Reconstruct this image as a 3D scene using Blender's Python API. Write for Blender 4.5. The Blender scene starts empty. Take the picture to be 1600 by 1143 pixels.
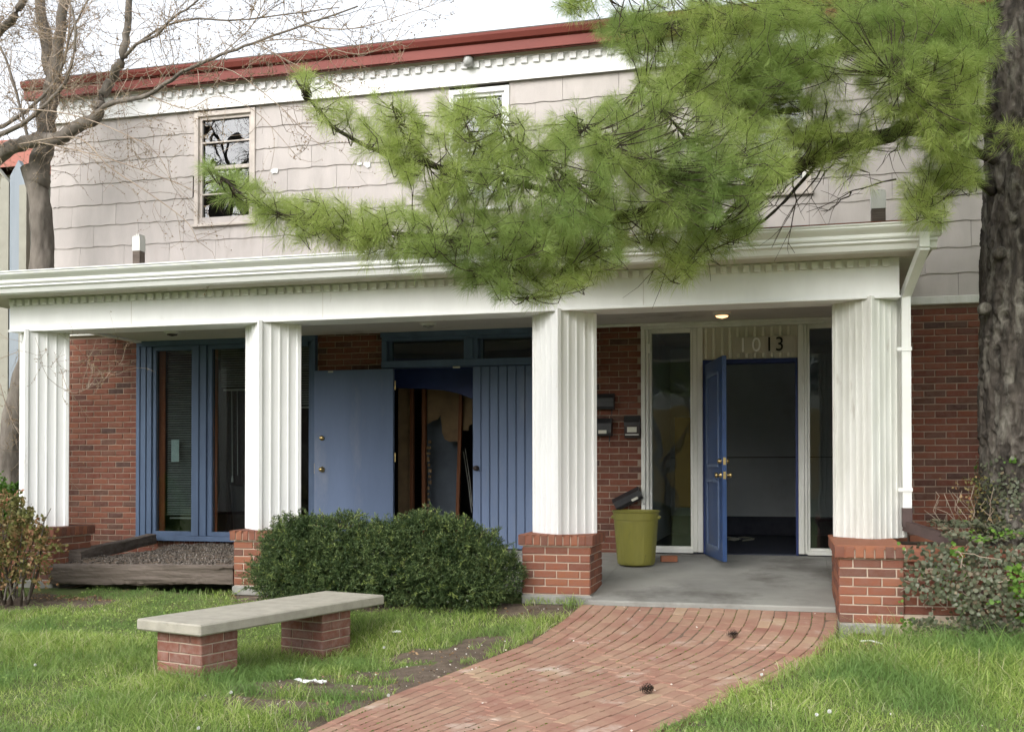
import bpy, math, random
import numpy as np
from mathutils import Matrix, Vector
random.seed(7); rng = np.random.default_rng(11)
PI = math.pi
# ------------------------------------------------------------------ camera, sky, sun, exposure
scene = bpy.context.scene
CAM = np.array([2.221, -9.011, .554]); YAW, PITCH, ROLL = math.radians(14.378), math.radians(.809), math.radians(-.056)
F_PX, PPY = 1670.3, 139.5
_f = np.array([-math.sin(YAW)*math.cos(PITCH), math.cos(YAW)*math.cos(PITCH), math.sin(PITCH)])
_r = np.array([math.cos(YAW), math.sin(YAW), 0.]); _u = np.cross(_r, _f)
_r, _u = _r*math.cos(ROLL)+_u*math.sin(ROLL), -_r*math.sin(ROLL)+_u*math.cos(ROLL)
cd = bpy.data.cameras.new('camera'); cam = bpy.data.objects.new('camera', cd); scene.collection.objects.link(cam)
cd.sensor_width = 36; cd.lens = 36*F_PX/1600; cd.shift_y = PPY/1600; cd.clip_end = 1500; cd.clip_start = .1
m = Matrix.Identity(4)
for i in range(3):
    m[i][0] = _r[i]; m[i][1] = _u[i]; m[i][2] = -_f[i]; m[i][3] = CAM[i]
cam.matrix_world = m
scene.camera = cam

SUN_EL, SUN_AZ = math.radians(33), math.radians(198)      # azimuth clockwise from +Y
world = bpy.data.worlds.new('World'); scene.world = world; world.use_nodes = True
nt = world.node_tree; bg = nt.nodes['Background']
sky = nt.nodes.new('ShaderNodeTexSky'); sky.sky_type = 'NISHITA'; sky.sun_disc = False
sky.sun_elevation = SUN_EL; sky.sun_rotation = SUN_AZ; sky.air_density = 1.0; sky.dust_density = 2.0; sky.ozone_density = 1.0
hs = nt.nodes.new('ShaderNodeHueSaturation'); hs.inputs['Saturation'].default_value = .22
nt.links.new(sky.outputs[0], hs.inputs['Color']); nt.links.new(hs.outputs[0], bg.inputs[0])
bg.inputs[1].default_value = .15
sl = bpy.data.lights.new('sun', 'SUN'); sl.energy = .85; sl.angle = math.radians(50); sl.color = (1, .97, .93)
so = bpy.data.objects.new('sun', sl); scene.collection.objects.link(so)
d = Vector((math.sin(SUN_AZ)*math.cos(SUN_EL), math.cos(SUN_AZ)*math.cos(SUN_EL), math.sin(SUN_EL)))
so.matrix_world = Matrix.Translation((0, -20, 30)) @ d.to_track_quat('Z', 'Y').to_matrix().to_4x4()
scene.view_settings.view_transform = 'Standard'; scene.view_settings.look = 'None'
scene.view_settings.gamma = 1; scene.view_settings.use_curve_mapping = False
scene.view_settings.exposure = 1.36
scene.cycles.max_bounces = 8; scene.cycles.transparent_max_bounces = 12

# ------------------------------------------------------------------ helpers
C = scene.collection
def at(x, y, Y=None, Z=None):
    """a point of the place seen at photo pixel (x, y) that lies on the plane Y=.. or Z=.. (metres)"""
    dd = _f*F_PX + _r*(x-800) + _u*(571.5+PPY-y)
    t = (Y-CAM[1])/dd[1] if Y is not None else (Z-CAM[2])/dd[2]
    return CAM + dd*t
def vnoise(P, scale=1., seed=0):
    P = np.asarray(P, float)*scale; I = np.floor(P).astype(np.int64); f = P-I; f = f*f*(3-2*f)
    def h(ix, iy, iz):
        n = (ix*374761393 + iy*668265263 + iz*2147483647 + seed*974711) & 0xffffffff
        n = ((n ^ (n >> 13))*1274126177) & 0xffffffff; n = n ^ (n >> 16)
        return (n & 0xffff)/65535.
    o = 0
    for a in (0, 1):
        for b in (0, 1):
            for c in (0, 1):
                w = (f[..., 0] if a else 1-f[..., 0])*(f[..., 1] if b else 1-f[..., 1])*(f[..., 2] if c else 1-f[..., 2])
                o = o + w*h(I[..., 0]+a, I[..., 1]+b, I[..., 2]+c)
    return o
def tag(o, label=None, cat=None, group=None, kind=None):
    if label: o['label'] = label
    if cat: o['category'] = cat
    if group: o['group'] = group
    if kind: o['kind'] = kind
    return o
def setp(o, p):
    if p is not None:
        o.parent = p; o.matrix_parent_inverse = p.matrix_basis.inverted()
def link(name, me, parent=None, M=None):
    o = bpy.data.objects.new(name, me); C.objects.link(o)
    if M is not None: o.matrix_basis = M
    setp(o, parent); return o
def empty(name, loc, label=None, cat=None, group=None, kind=None, parent=None):
    o = link(name, None, parent, Matrix.Translation(loc)); o.empty_display_size = .1
    return tag(o, label, cat, group, kind)
class MB:
    def __init__(s): s.v = []; s.f = []
    def add(s, vs, fs):
        n = len(s.v); s.v += [tuple(map(float, v)) for v in vs]; s.f += [tuple(i+n for i in f) for f in fs]; return s
    def box(s, x0, x1, y0, y1, z0, z1, b=0):
        if b <= 0 or min(x1-x0, y1-y0, z1-z0) < 2.2*b:
            return s.add([(x, y, z) for z in (z0, z1) for y in (y0, y1) for x in (x0, x1)],
                     [(0, 2, 3, 1), (4, 5, 7, 6), (0, 1, 5, 4), (2, 6, 7, 3), (0, 4, 6, 2), (1, 3, 7, 5)])
        return s.obox(((x0+x1)/2, (y0+y1)/2, (z0+z1)/2), (1, 0, 0), (0, 1, 0), (0, 0, 1), x1-x0, y1-y0, z1-z0, b)
    def obox(s, c, ax, ay, az, lx, ly, lz, b=0):
        c = np.array(c, float); ax, ay, az = [np.array(a, float) for a in (ax, ay, az)]
        P = lambda i, j, k: c+ax*i+ay*j+az*k
        hx, hy, hz = lx/2, ly/2, lz/2
        if b <= 0:
            return s.add([P(i, j, k) for k in (-hz, hz) for j in (-hy, hy) for i in (-hx, hx)],
                     [(0, 2, 3, 1), (4, 5, 7, 6), (0, 1, 5, 4), (2, 6, 7, 3), (0, 4, 6, 2), (1, 3, 7, 5)])
        vs = []; idx = {}
        for sx in (-1, 1):
            for sy in (-1, 1):
                for sz in (-1, 1):
                    for a in range(3):
                        i = sx*(hx-(b if a != 0 else 0)); j = sy*(hy-(b if a != 1 else 0)); k = sz*(hz-(b if a != 2 else 0))
                        idx[(sx, sy, sz, a)] = len(vs); vs.append(P(i, j, k))
        fs = []
        for a in range(3):
            o1, o2 = (a+1) % 3, (a+2) % 3
            for sg in (-1, 1):
                q = []
                for p1, p2 in ((-1, -1), (1, -1), (1, 1), (-1, 1)):
                    t = [0, 0, 0]; t[a] = sg; t[o1] = p1; t[o2] = p2; q.append(idx[(*t, a)])
                fs.append(tuple(q if sg > 0 else q[::-1]))
            for p1 in (-1, 1):
                for p2 in (-1, 1):
                    t0 = [0, 0, 0]; t0[a] = -1; t0[o1] = p1; t0[o2] = p2; t1 = list(t0); t1[a] = 1
                    q = (idx[(*t0, o1)], idx[(*t1, o1)], idx[(*t1, o2)], idx[(*t0, o2)])
                    fs.append(q if p1*p2 > 0 else q[::-1])
        for sx in (-1, 1):
            for sy in (-1, 1):
                for sz in (-1, 1):
                    q = tuple(idx[(sx, sy, sz, a)] for a in range(3)); fs.append(q if sx*sy*sz > 0 else q[::-1])
        return s.add(vs, fs)
    def bar(s, p, q, w, h, up=(0, 0, 1)):
        p, q = np.array(p, float), np.array(q, float); a = q-p; L = np.linalg.norm(a); a /= L
        b = np.cross(up, a); b /= np.linalg.norm(b); c = np.cross(a, b)
        return s.obox((p+q)/2, a, b, c, L, w, h)
    def tube(s, pts, rad, n=6, cap=True):
        pts = [np.array(p, float) for p in pts]; rad = rad if hasattr(rad, '__len__') else [rad]*len(pts)
        ref = np.array([.31, .17, .93]); vs = []
        for i, p in enumerate(pts):
            t = pts[min(i+1, len(pts)-1)]-pts[max(i-1, 0)]; t = t/(np.linalg.norm(t)+1e-9)
            b = np.cross(t, ref if abs(t@ref) < .9 else np.array([1., 0, 0])); b /= np.linalg.norm(b); c = np.cross(t, b)
            ref = np.cross(b, t) if False else ref
            for k in range(n):
                an = 2*PI*k/n; vs.append(p+rad[i]*(b*math.cos(an)+c*math.sin(an)))
        fs = [(i*n+k, i*n+(k+1) % n, (i+1)*n+(k+1) % n, (i+1)*n+k) for i in range(len(pts)-1) for k in range(n)]
        if cap: fs += [tuple(range(n))[::-1], tuple((len(pts)-1)*n+k for k in range(n))]
        return s.add(vs, fs)
    def lathe(s, c, prof, n=24, axis=(0, 0, 1)):
        az = np.array(axis, float); az /= np.linalg.norm(az); ax = np.cross(az, (0, 1, 0) if abs(az[1]) < .9 else (1, 0, 0)); ax /= np.linalg.norm(ax); ay = np.cross(az, ax)
        vs = []; c = np.array(c, float)
        for r, z in prof:
            for k in range(n):
                a = 2*PI*k/n; vs.append(c+az*z+ax*(r*math.cos(a))+ay*(r*math.sin(a)))
        fs = [(i*n+k, i*n+(k+1) % n, (i+1)*n+(k+1) % n, (i+1)*n+k) for i in range(len(prof)-1) for k in range(n)]
        return s.add(vs, fs)
    def prism(s, poly, o, ax, ay, az, L):
        """closed polygon (a,b) on axes ax, ay from o, extruded L along az"""
        o, ax, ay, az = [np.array(a, float) for a in (o, ax, ay, az)]; n = len(poly)
        vs = [o+ax*a+ay*b for a, b in poly]+[o+ax*a+ay*b+az*L for a, b in poly]
        fs = [tuple(range(n))[::-1], tuple(range(n, 2*n))]+[(i, (i+1) % n, n+(i+1) % n, n+i) for i in range(n)]
        return s.add(vs, fs)
    def build(s, name, mat, parent=None, smooth=False):
        me = bpy.data.meshes.new(name); me.from_pydata(s.v, [], s.f); me.validate()
        bm = __import__('bmesh').new(); bm.from_mesh(me); __import__('bmesh').ops.recalc_face_normals(bm, faces=bm.faces); bm.to_mesh(me); bm.free()
        me.materials.append(mat)
        if smooth: me.polygons.foreach_set('use_smooth', [True]*len(me.polygons))
        return link(name, me, parent)
def box(name, mat, parent, *a, b=0): return MB().box(*a, b=b).build(name, mat, parent)
def fast_mesh(name, V, F, mat, smooth=False):
    V = np.ascontiguousarray(V, np.float32); F = np.ascontiguousarray(F, np.int32)
    me = bpy.data.meshes.new(name); me.vertices.add(len(V)); me.vertices.foreach_set('co', V.ravel())
    k = F.shape[1]; me.loops.add(F.size); me.loops.foreach_set('vertex_index', F.ravel())
    me.polygons.add(len(F)); me.polygons.foreach_set('loop_start', np.arange(0, F.size, k, dtype=np.int32))
    me.polygons.foreach_set('loop_total', np.full(len(F), k, np.int32))
    if smooth: me.polygons.foreach_set('use_smooth', np.ones(len(F), bool))
    me.update(calc_edges=True); me.materials.append(mat); return me
def scatter(name, mat, parent, tv, tf, Ms, locs, kind='stuff'):
    """many copies of one small template (verts tv, faces tf) as ONE mesh"""
    tv = np.asarray(tv, float); tf = np.asarray(tf, int); n = len(locs)
    V = np.einsum('nij,kj->nki', Ms, tv)+locs[:, None, :]
    F = tf[None]+(np.arange(n)*len(tv))[:, None, None]
    o = link(name, fast_mesh(name, V.reshape(-1, 3), F.reshape(-1, tf.shape[1]), mat), parent)
    if kind: o['kind'] = kind
    return o
def frames(n, d=None, scale=1.):
    """random rotation matrices; z column along d when given"""
    z = rng.normal(size=(n, 3)) if d is None else np.array(d, float)
    z = z/np.linalg.norm(z, axis=1, keepdims=True); a = rng.normal(size=(n, 3)); x = np.cross(a, z); x /= np.linalg.norm(x, axis=1, keepdims=True)
    y = np.cross(z, x); M = np.stack([x, y, z], 2); s = np.broadcast_to(np.asarray(scale, float), (n,)); return M*s[:, None, None]
def in_poly(x, y, poly):
    x, y = np.asarray(x), np.asarray(y); r = np.zeros(x.shape, bool); n = len(poly)
    for i in range(n):
        x1, y1 = poly[i]; x2, y2 = poly[(i+1) % n]
        if y1 == y2: continue
        r ^= ((y1 > y) != (y2 > y)) & (x < (x2-x1)*(y-y1)/(y2-y1)+x1)
    return r

# ------------------------------------------------------------------ materials
def mat(name, c, c2=None, rough=.7, scale=6., stretch=(1, 1, 1), bump=0., bscale=60., rand=None, dirt=None, dscale=1.5, dlo=.55, dhi=.75, spec=.3, metal=0, amt=1., bstretch=None):
    """procedural surface: two tones mixed by noise, optional per-piece tones, stains and fine relief"""
    M = bpy.data.materials.new(name); M.use_nodes = True; T = M.node_tree; N = T.nodes; L = T.links; b = N['Principled BSDF']
    b.inputs['Roughness'].default_value = rough; b.inputs['Specular IOR Level'].default_value = spec; b.inputs['Metallic'].default_value = metal
    g = N.new('ShaderNodeNewGeometry')
    def noise(sc, st=(1, 1, 1), det=4, ro=.6):
        mp = N.new('ShaderNodeMapping'); mp.inputs['Scale'].default_value = st; L.new(g.outputs['Position'], mp.inputs[0])
        t = N.new('ShaderNodeTexNoise'); t.inputs['Scale'].default_value = sc; t.inputs['Detail'].default_value = det; t.inputs['Roughness'].default_value = ro
        L.new(mp.outputs[0], t.inputs['Vector']); return t.outputs[0]
    def mix(f, a, bb, mode='MIX'):
        x = N.new('ShaderNodeMix'); x.data_type = 'RGBA'; x.blend_type = mode; x.clamp_factor = True
        for s, v in ((x.inputs[0], f), (x.inputs[6], a), (x.inputs[7], bb)):
            if hasattr(v, 'links'): L.new(v, s)
            else: s.default_value = v if isinstance(v, float) else (*v, 1)
        return x.outputs[2]
    def rng_(v, lo, hi, o0=0., o1=1.):
        r = N.new('ShaderNodeMapRange'); L.new(v, r.inputs[0]); r.inputs[1].default_value = lo; r.inputs[2].default_value = hi; r.inputs[3].default_value = o0; r.inputs[4].default_value = o1; return r.outputs[0]
    col = tuple(c)
    if rand:                      # rand = ('object'|'island', [(pos, colour), ...])
        src = N.new('ShaderNodeObjectInfo').outputs['Random'] if rand[0] == 'object' else g.outputs['Random Per Island']
        r = N.new('ShaderNodeValToRGB'); L.new(src, r.inputs[0]); e = r.color_ramp.elements; r.color_ramp.interpolation = 'LINEAR'
        while len(e) < len(rand[1]): e.new(.5)
        for k, (p, cc) in enumerate(rand[1]): e[k].position = p; e[k].color = (*cc, 1)
        col = r.outputs[0]
    if c2 is not None:
        f = rng_(noise(scale, stretch), .35, .65, 0., amt)
        col = mix(f, col, c2)
    if dirt:
        f = rng_(noise(dscale, stretch, 6, .65), dlo, dhi)
        col = mix(f, col, dirt)
    if hasattr(col, 'links'): L.new(col, b.inputs['Base Color'])
    else: b.inputs['Base Color'].default_value = (*col, 1)
    if bump > 0:
        bp = N.new('ShaderNodeBump'); bp.inputs['Strength'].default_value = 1; bp.inputs['Distance'].default_value = bump
        L.new(noise(bscale, bstretch or stretch, 5), bp.inputs['Height']); L.new(bp.outputs[0], b.inputs['Normal'])
    return M
def leafmat(name, ramp, trans=.35, pscale=3., dark=None, rough=.5, plo=.4, phi=.7):
    M = bpy.data.materials.new(name); M.use_nodes = True; T = M.node_tree; N = T.nodes; L = T.links; b = N['Principled BSDF']; out = N['Material Output']
    g = N.new('ShaderNodeNewGeometry'); r = N.new('ShaderNodeValToRGB'); L.new(g.outputs['Random Per Island'], r.inputs[0]); e = r.color_ramp.elements
    while len(e) < len(ramp): e.new(.5)
    for k, (p, cc) in enumerate(ramp): e[k].position = p; e[k].color = (*cc, 1)
    col = r.outputs[0]
    if dark:
        t = N.new('ShaderNodeTexNoise'); t.inputs['Scale'].default_value = pscale; t.inputs['Detail'].default_value = 3; L.new(g.outputs['Position'], t.inputs['Vector'])
        mr = N.new('ShaderNodeMapRange'); L.new(t.outputs[0], mr.inputs[0]); mr.inputs[1].default_value = plo; mr.inputs[2].default_value = phi
        x = N.new('ShaderNodeMix'); x.data_type = 'RGBA'; L.new(mr.outputs[0], x.inputs[0]); L.new(col, x.inputs[6]); x.inputs[7].default_value = (*dark, 1); col = x.outputs[2]
    L.new(col, b.inputs['Base Color']); b.inputs['Roughness'].default_value = rough; b.inputs['Specular IOR Level'].default_value = .25
    if trans > 0:
        tr = N.new('ShaderNodeBsdfTranslucent'); L.new(col, tr.inputs[0]); mx = N.new('ShaderNodeMixShader'); mx.inputs[0].default_value = trans
        L.new(b.outputs[0], mx.inputs[1]); L.new(tr.outputs[0], mx.inputs[2]); L.new(mx.outputs[0], out.inputs[0])
    return M
def glassmat(name, tint=(.75, .8, .8), ior=1.5, rough=0.0, body=0.0, bodyc=(.1, .1, .1)):
    M = bpy.data.materials.new(name); M.use_nodes = True; T = M.node_tree; N = T.nodes; L = T.links; N.remove(N['Principled BSDF']); out = N['Material Output']
    tr = N.new('ShaderNodeBsdfTransparent'); tr.inputs[0].default_value = (*tint, 1); gl = N.new('ShaderNodeBsdfGlossy'); gl.inputs['Roughness'].default_value = rough
    fr = N.new('ShaderNodeFresnel'); fr.inputs[0].default_value = ior
    nz = N.new('ShaderNodeTexNoise'); nz.inputs['Scale'].default_value = 1.3; g = N.new('ShaderNodeNewGeometry'); L.new(g.outputs['Position'], nz.inputs['Vector'])
    bp = N.new('ShaderNodeBump'); bp.inputs['Distance'].default_value = .006; L.new(nz.outputs[0], bp.inputs['Height']); L.new(bp.outputs[0], gl.inputs['Normal'])
    mx = N.new('ShaderNodeMixShader'); ml = N.new('ShaderNodeMath'); ml.operation = 'MULTIPLY'; ml.inputs[1].default_value = 1.7; L.new(fr.outputs[0], ml.inputs[0]); L.new(ml.outputs[0], mx.inputs[0])
    a = tr.outputs[0]
    if body > 0:
        df = N.new('ShaderNodeBsdfDiffuse'); df.inputs[0].default_value = (*bodyc, 1); m2 = N.new('ShaderNodeMixShader'); m2.inputs[0].default_value = body
        L.new(tr.outputs[0], m2.inputs[1]); L.new(df.outputs[0], m2.inputs[2]); a = m2.outputs[0]
    L.new(a, mx.inputs[1]); L.new(gl.outputs[0], mx.inputs[2]); L.new(mx.outputs[0], out.inputs[0]); return M
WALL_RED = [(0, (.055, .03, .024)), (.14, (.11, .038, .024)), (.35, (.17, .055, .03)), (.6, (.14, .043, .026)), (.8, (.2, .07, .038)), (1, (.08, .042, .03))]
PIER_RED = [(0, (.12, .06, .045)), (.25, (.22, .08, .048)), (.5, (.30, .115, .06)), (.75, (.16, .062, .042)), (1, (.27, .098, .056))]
PATH_RED = [(0, (.28, .135, .1)), (.3, (.335, .175, .13)), (.7, (.30, .15, .11)), (.93, (.37, .22, .155)), (1, (.43, .31, .2))]
BENCH_RED = [(0, (.19, .075, .055)), (.5, (.26, .1, .068)), (1, (.2, .09, .07))]
def brickm(n, R, k='object', stain=(.2, .13, .11)): return mat(n, (1, 1, 1), c2=stain, rough=.88, scale=22, amt=.28, bump=.0022, bscale=90, rand=(k, R))
M = {}
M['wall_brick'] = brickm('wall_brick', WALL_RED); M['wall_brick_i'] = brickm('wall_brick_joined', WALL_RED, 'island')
M['pier_brick'] = brickm('pier_brick', PIER_RED); M['bench_brick'] = brickm('bench_brick', BENCH_RED, 'object', (.4, .34, .3))
for k, kk in (('path_brick', 'object'), ('path_brick_i', 'island')):
    M[k] = mat(k, (1, 1, 1), c2=(.40, .27, .19), rough=.9, scale=4, amt=.7, bump=.003, bscale=70, rand=(kk, PATH_RED), dirt=(.56, .46, .39), dscale=3.2, dlo=.58, dhi=.78)
M['path_sand'] = mat('joint_sand', (.19, .13, .095), (.12, .09, .065), rough=1, scale=30)
M['mortar'] = mat('mortar', (.29, .215, .165), (.35, .27, .21), rough=.95, scale=9, bump=.003, bscale=120, dirt=(.16, .12, .1), dscale=2)
M['pier_mortar'] = mat('pier_mortar', (.45, .35, .27), (.52, .42, .34), rough=.95, scale=9, bump=.003, bscale=120)
M['white'] = mat('white_paint', (.80, .80, .79), (.75, .75, .74), rough=.55, scale=5, dirt=(.46, .42, .36), dscale=7, dlo=.66, dhi=.84, bump=.0012, bscale=25, stretch=(1, 1, .3))
M['numboard'] = mat('number_board_paint', (.5, .47, .4), (.44, .42, .36), rough=.7, scale=6)
M['ghost'] = mat('faded_number_paint', (.8, .8, .78), rough=.5)
M['white_old'] = mat('weathered_white_paint', (.74, .74, .70), (.62, .62, .57), rough=.65, scale=6, dirt=(.35, .31, .26), dscale=9, dlo=.62, dhi=.8, bump=.002, bscale=40, stretch=(1, 1, .22))
M['gutter'] = mat('gutter_enamel', (.80, .81, .79), (.72, .72, .69), rough=.4, scale=3, dirt=(.45, .4, .33), dscale=6, dlo=.64, dhi=.82, stretch=(.4, 1, 1))
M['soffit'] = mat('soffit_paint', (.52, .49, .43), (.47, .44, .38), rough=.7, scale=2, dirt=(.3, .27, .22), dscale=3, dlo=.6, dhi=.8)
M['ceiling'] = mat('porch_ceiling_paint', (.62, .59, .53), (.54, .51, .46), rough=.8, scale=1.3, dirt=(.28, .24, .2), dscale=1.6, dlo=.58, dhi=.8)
M['shingle'] = mat('siding_shingle', (.55, .49, .46), (.42, .385, .365), rough=.85, scale=3.5, stretch=(1.6, 1, .5), amt=.75, bump=.0022, bscale=40, bstretch=(6, 1, .35), rand=('object', [(0, (.48, .44, .415)), (.5, (.52, .475, .45)), (1, (.455, .415, .395))]), dirt=(.36, .31, .28), dscale=2.2, dlo=.6, dhi=.82)
M['tan_trim'] = mat('tan_window_trim', (.58, .52, .47), (.47, .42, .38), rough=.75, scale=8)
M['gap'] = mat('dark_joint', (.05, .045, .04), rough=.9)
M['red'] = mat('oxide_red_paint', (.20, .048, .036), (.16, .038, .03), rough=.6, scale=2.5, stretch=(.4, 1, 1), dirt=(.16, .07, .05), dscale=2.5, dlo=.55, dhi=.75, bump=.001, bscale=30)
M['roof'] = mat('roofing', (.09, .085, .08), (.13, .12, .11), rough=.95, scale=20, bump=.004, bscale=80)
M['rust'] = mat('rusty_edge', (.22, .08, .045), (.12, .06, .04), rough=.85, scale=15)
M['blue'] = mat('slate_blue_paint', (.13, .178, .285), (.11, .152, .245), rough=.55, scale=3, stretch=(1, 1, .25), dirt=(.2, .23, .3), dscale=3, dlo=.56, dhi=.8, bump=.0012, bscale=30)
M['blue_frame'] = mat('blue_frame_paint', (.09, .135, .22), (.07, .105, .175), rough=.55, scale=5, stretch=(1, 1, .25), bump=.001, bscale=40)
M['blue_deep'] = mat('deep_blue_paint', (.022, .04, .15), (.018, .032, .12), rough=.45, scale=5, dirt=(.2, .25, .35), dscale=14, dlo=.72, dhi=.8)
M['door_blue'] = mat('open_door_blue', (.035, .075, .19), (.028, .06, .16), rough=.4, scale=5, dirt=(.3, .33, .4), dscale=16, dlo=.73, dhi=.8)
M['glass'] = glassmat('window_glass'); M['glass_up'] = glassmat('upper_window_glass', (.5, .52, .55), 1.45)
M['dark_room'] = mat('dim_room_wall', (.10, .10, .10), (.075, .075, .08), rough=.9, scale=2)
M['entry_wall'] = mat('entry_room_wall', (.72, .75, .78), (.62, .65, .68), rough=.9, scale=1.5, dirt=(.5, .52, .52), dscale=1)
M['entry_floor'] = mat('dark_navy_floor', (.03, .035, .06), (.05, .055, .08), rough=.5, scale=8)
M['plaster'] = mat('torn_tan_plaster', (.30, .21, .12), (.22, .15, .09), rough=.9, scale=6)
M['greywall'] = mat('grey_blue_board', (.15, .18, .22), (.11, .13, .16), rough=.9, scale=3)
M['stud'] = mat('raw_stud_wood', (.24, .095, .045), (.14, .06, .03), rough=.8, scale=14, stretch=(1, 1, .1))
M['orange'] = mat('orange_wood_jamb', (.5, .14, .05), (.38, .10, .04), rough=.7, scale=10, stretch=(1, 1, .2))
M['blind'] = mat('blind_slat', (.5, .52, .48), (.4, .42, .4), rough=.5, scale=6)
M['curtain'] = mat('dark_curtain', (.02, .014, .018), (.035, .02, .025), rough=.9, scale=8, stretch=(4, 1, .1))
M['concrete'] = mat('porch_concrete', (.34, .335, .305), (.25, .245, .225), rough=.9, scale=1.3, bump=.002, bscale=90, dirt=(.13, .12, .108), dscale=.9, dlo=.5, dhi=.66)
M['benchtop'] = mat('bench_concrete', (.43, .40, .335), (.35, .325, .27), rough=.92, scale=9, bump=.0025, bscale=160, dirt=(.3, .28, .23), dscale=12, dlo=.6, dhi=.75)
M['timber'] = mat('weathered_timber', (.16, .13, .11), (.1, .08, .065), rough=.95, scale=7, stretch=(.18, 1, 2), bump=.012, bscale=14, bstretch=(.2, 1, 3), dirt=(.22, .19, .165), dscale=6, dlo=.6, dhi=.75)
M['soil'] = mat('bare_soil', (.17, .13, .098), (.11, .083, .062), rough=1, scale=9, bump=.012, bscale=45, dirt=(.2, .16, .12), dscale=14, dlo=.6, dhi=.72)
M['lawn'] = mat('turf_ground', (.11, .165, .045), (.13, .14, .055), rough=1, scale=5, bump=.02, bscale=40, dirt=(.13, .2, .05), dscale=3)
M['gravel'] = mat('gravel', (.13, .115, .1), rough=.95, rand=('island', [(0, (.05, .042, .035)), (.5, (.14, .12, .1)), (1, (.26, .23, .2))]))
M['black'] = mat('black_metal', (.02, .02, .022), (.03, .03, .032), rough=.4, scale=10, spec=.5)
M['brown_metal'] = mat('brown_metal', (.055, .045, .04), (.04, .03, .03), rough=.5, scale=10)
M['brown_pipe'] = mat('brown_downspout', (.09, .06, .055), (.065, .045, .04), rough=.6, scale=10)
M['brass'] = mat('worn_brass', (.62, .47, .2), (.4, .3, .15), rough=.3, metal=1., scale=30)
M['olive'] = mat('olive_plastic', (.24, .225, .045), (.2, .19, .045), rough=.45, scale=5, stretch=(1, 1, .3), dirt=(.1, .09, .04), dscale=9, dlo=.66, dhi=.76, spec=.4)
M['label'] = mat('pale_label', (.6, .58, .5), (.5, .5, .42), rough=.7, scale=90)
M['paper'] = mat('paper', (.85, .93, .9), (.7, .82, .8), rough=.8, scale=14)
M['digit'] = mat('black_house_number', (.015, .015, .015), rough=.4)
M['cream'] = mat('cream_panel_paint', (.64, .62, .54), (.56, .54, .47), rough=.7, scale=6, stretch=(2, 1, .25), dirt=(.28, .25, .2), dscale=8, dlo=.63, dhi=.8)
M['cream2'] = mat('cream_batten_paint', (.7, .68, .6), (.6, .58, .5), rough=.7, scale=9)
M['pine_bark'] = mat('pine_bark', (.10, .085, .072), (.03, .026, .022), rough=.97, scale=16, stretch=(1, 1, .22), bump=.03, bscale=26, bstretch=(1, 1, .28), dirt=(.25, .235, .2), dscale=9, dlo=.5, dhi=.72)
M['pine_limb'] = mat('pine_limb_bark', (.05, .04, .032), (.028, .022, .018), rough=.95, scale=20, bump=.006, bscale=60)
M['twig_dead'] = mat('pine_twig', (.06, .045, .035), rough=.9)
M['bare_bark'] = mat('smooth_bare_bark', (.19, .165, .14), (.105, .09, .075), rough=.9, scale=9, stretch=(1, 1, .35), bump=.008, bscale=30, dirt=(.2, .18, .14), dscale=6)
M['twig'] = mat('tan_twig', (.36, .29, .22), (.24, .185, .14), rough=.85, scale=3)
M['bud'] = mat('brown_bud', (.17, .1, .06), (.3, .22, .1), rough=.8, scale=5)
M['needle'] = leafmat('pine_needle', [(0, (.27, .35, .08)), (.5, (.41, .5, .13)), (1, (.62, .68, .27))], .45, .9, (.22, .33, .1), plo=.4, phi=.75)
M['yew'] = leafmat('yew_leaf', [(0, (.045, .075, .03)), (.55, (.1, .15, .055)), (.85, (.16, .22, .08)), (1, (.25, .3, .11))], .25, 5, (.035, .065, .022))
M['yewtip'] = leafmat('yew_tip', [(0, (.14, .2, .055)), (.5, (.22, .28, .08)), (1, (.3, .36, .12))], .3)
M['nandina'] = leafmat('nandina_leaf', [(0, (.13, .16, .04)), (.4, (.28, .24, .09)), (.7, (.4, .24, .13)), (.9, (.36, .12, .08)), (1, (.4, .3, .15))], .3, 3, (.14, .15, .05))
M['greenshrub'] = leafmat('fresh_leaf', [(0, (.05, .12, .02)), (1, (.13, .24, .04))], .3)
M['ivy'] = leafmat('ivy_leaf', [(0, (.09, .105, .06)), (.35, (.13, .145, .09)), (.7, (.17, .175, .12)), (.85, (.19, .15, .1)), (1, (.26, .2, .13))], .15, 3.5, (.075, .09, .055), rough=.35)
M['ivy_new'] = leafmat('ivy_young_leaf', [(0, (.08, .17, .03)), (1, (.17, .3, .05))], .3)
M['grass'] = leafmat('grass_blade', [(0, (.2, .31, .06)), (.5, (.34, .46, .105)), (.82, (.52, .6, .2)), (.93, (.55, .55, .28)), (1, (.7, .64, .45))], .4, 1.2, (.19, .31, .09), plo=.42, phi=.62)
M['weed'] = leafmat('lawn_weed', [(0, (.2, .32, .07)), (1, (.4, .5, .15))], .4)
M['moss'] = leafmat('joint_moss', [(0, (.07, .09, .02)), (1, (.16, .2, .04))], .1)
M['petal'] = mat('pale_petal', (.65, .58, .5), rough=.8, rand=('island', [(0, (.35, .25, .17)), (.4, (.7, .64, .56)), (1, (.8, .78, .74))]))
M['leaf_litter'] = mat('leaf_litter', (.3, .2, .1), rough=.9, rand=('island', [(0, (.1, .06, .035)), (.5, (.24, .15, .08)), (1, (.4, .27, .15))]))
M['dandelion'] = mat('seed_head', (.8, .8, .78), (.7, .7, .66), rough=.9, scale=100)
M['stem'] = mat('flower_stem', (.16, .22, .06), rough=.7)
M['cone'] = mat('pine_cone', (.06, .04, .03), (.03, .02, .015), rough=.9, scale=40)
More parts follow.
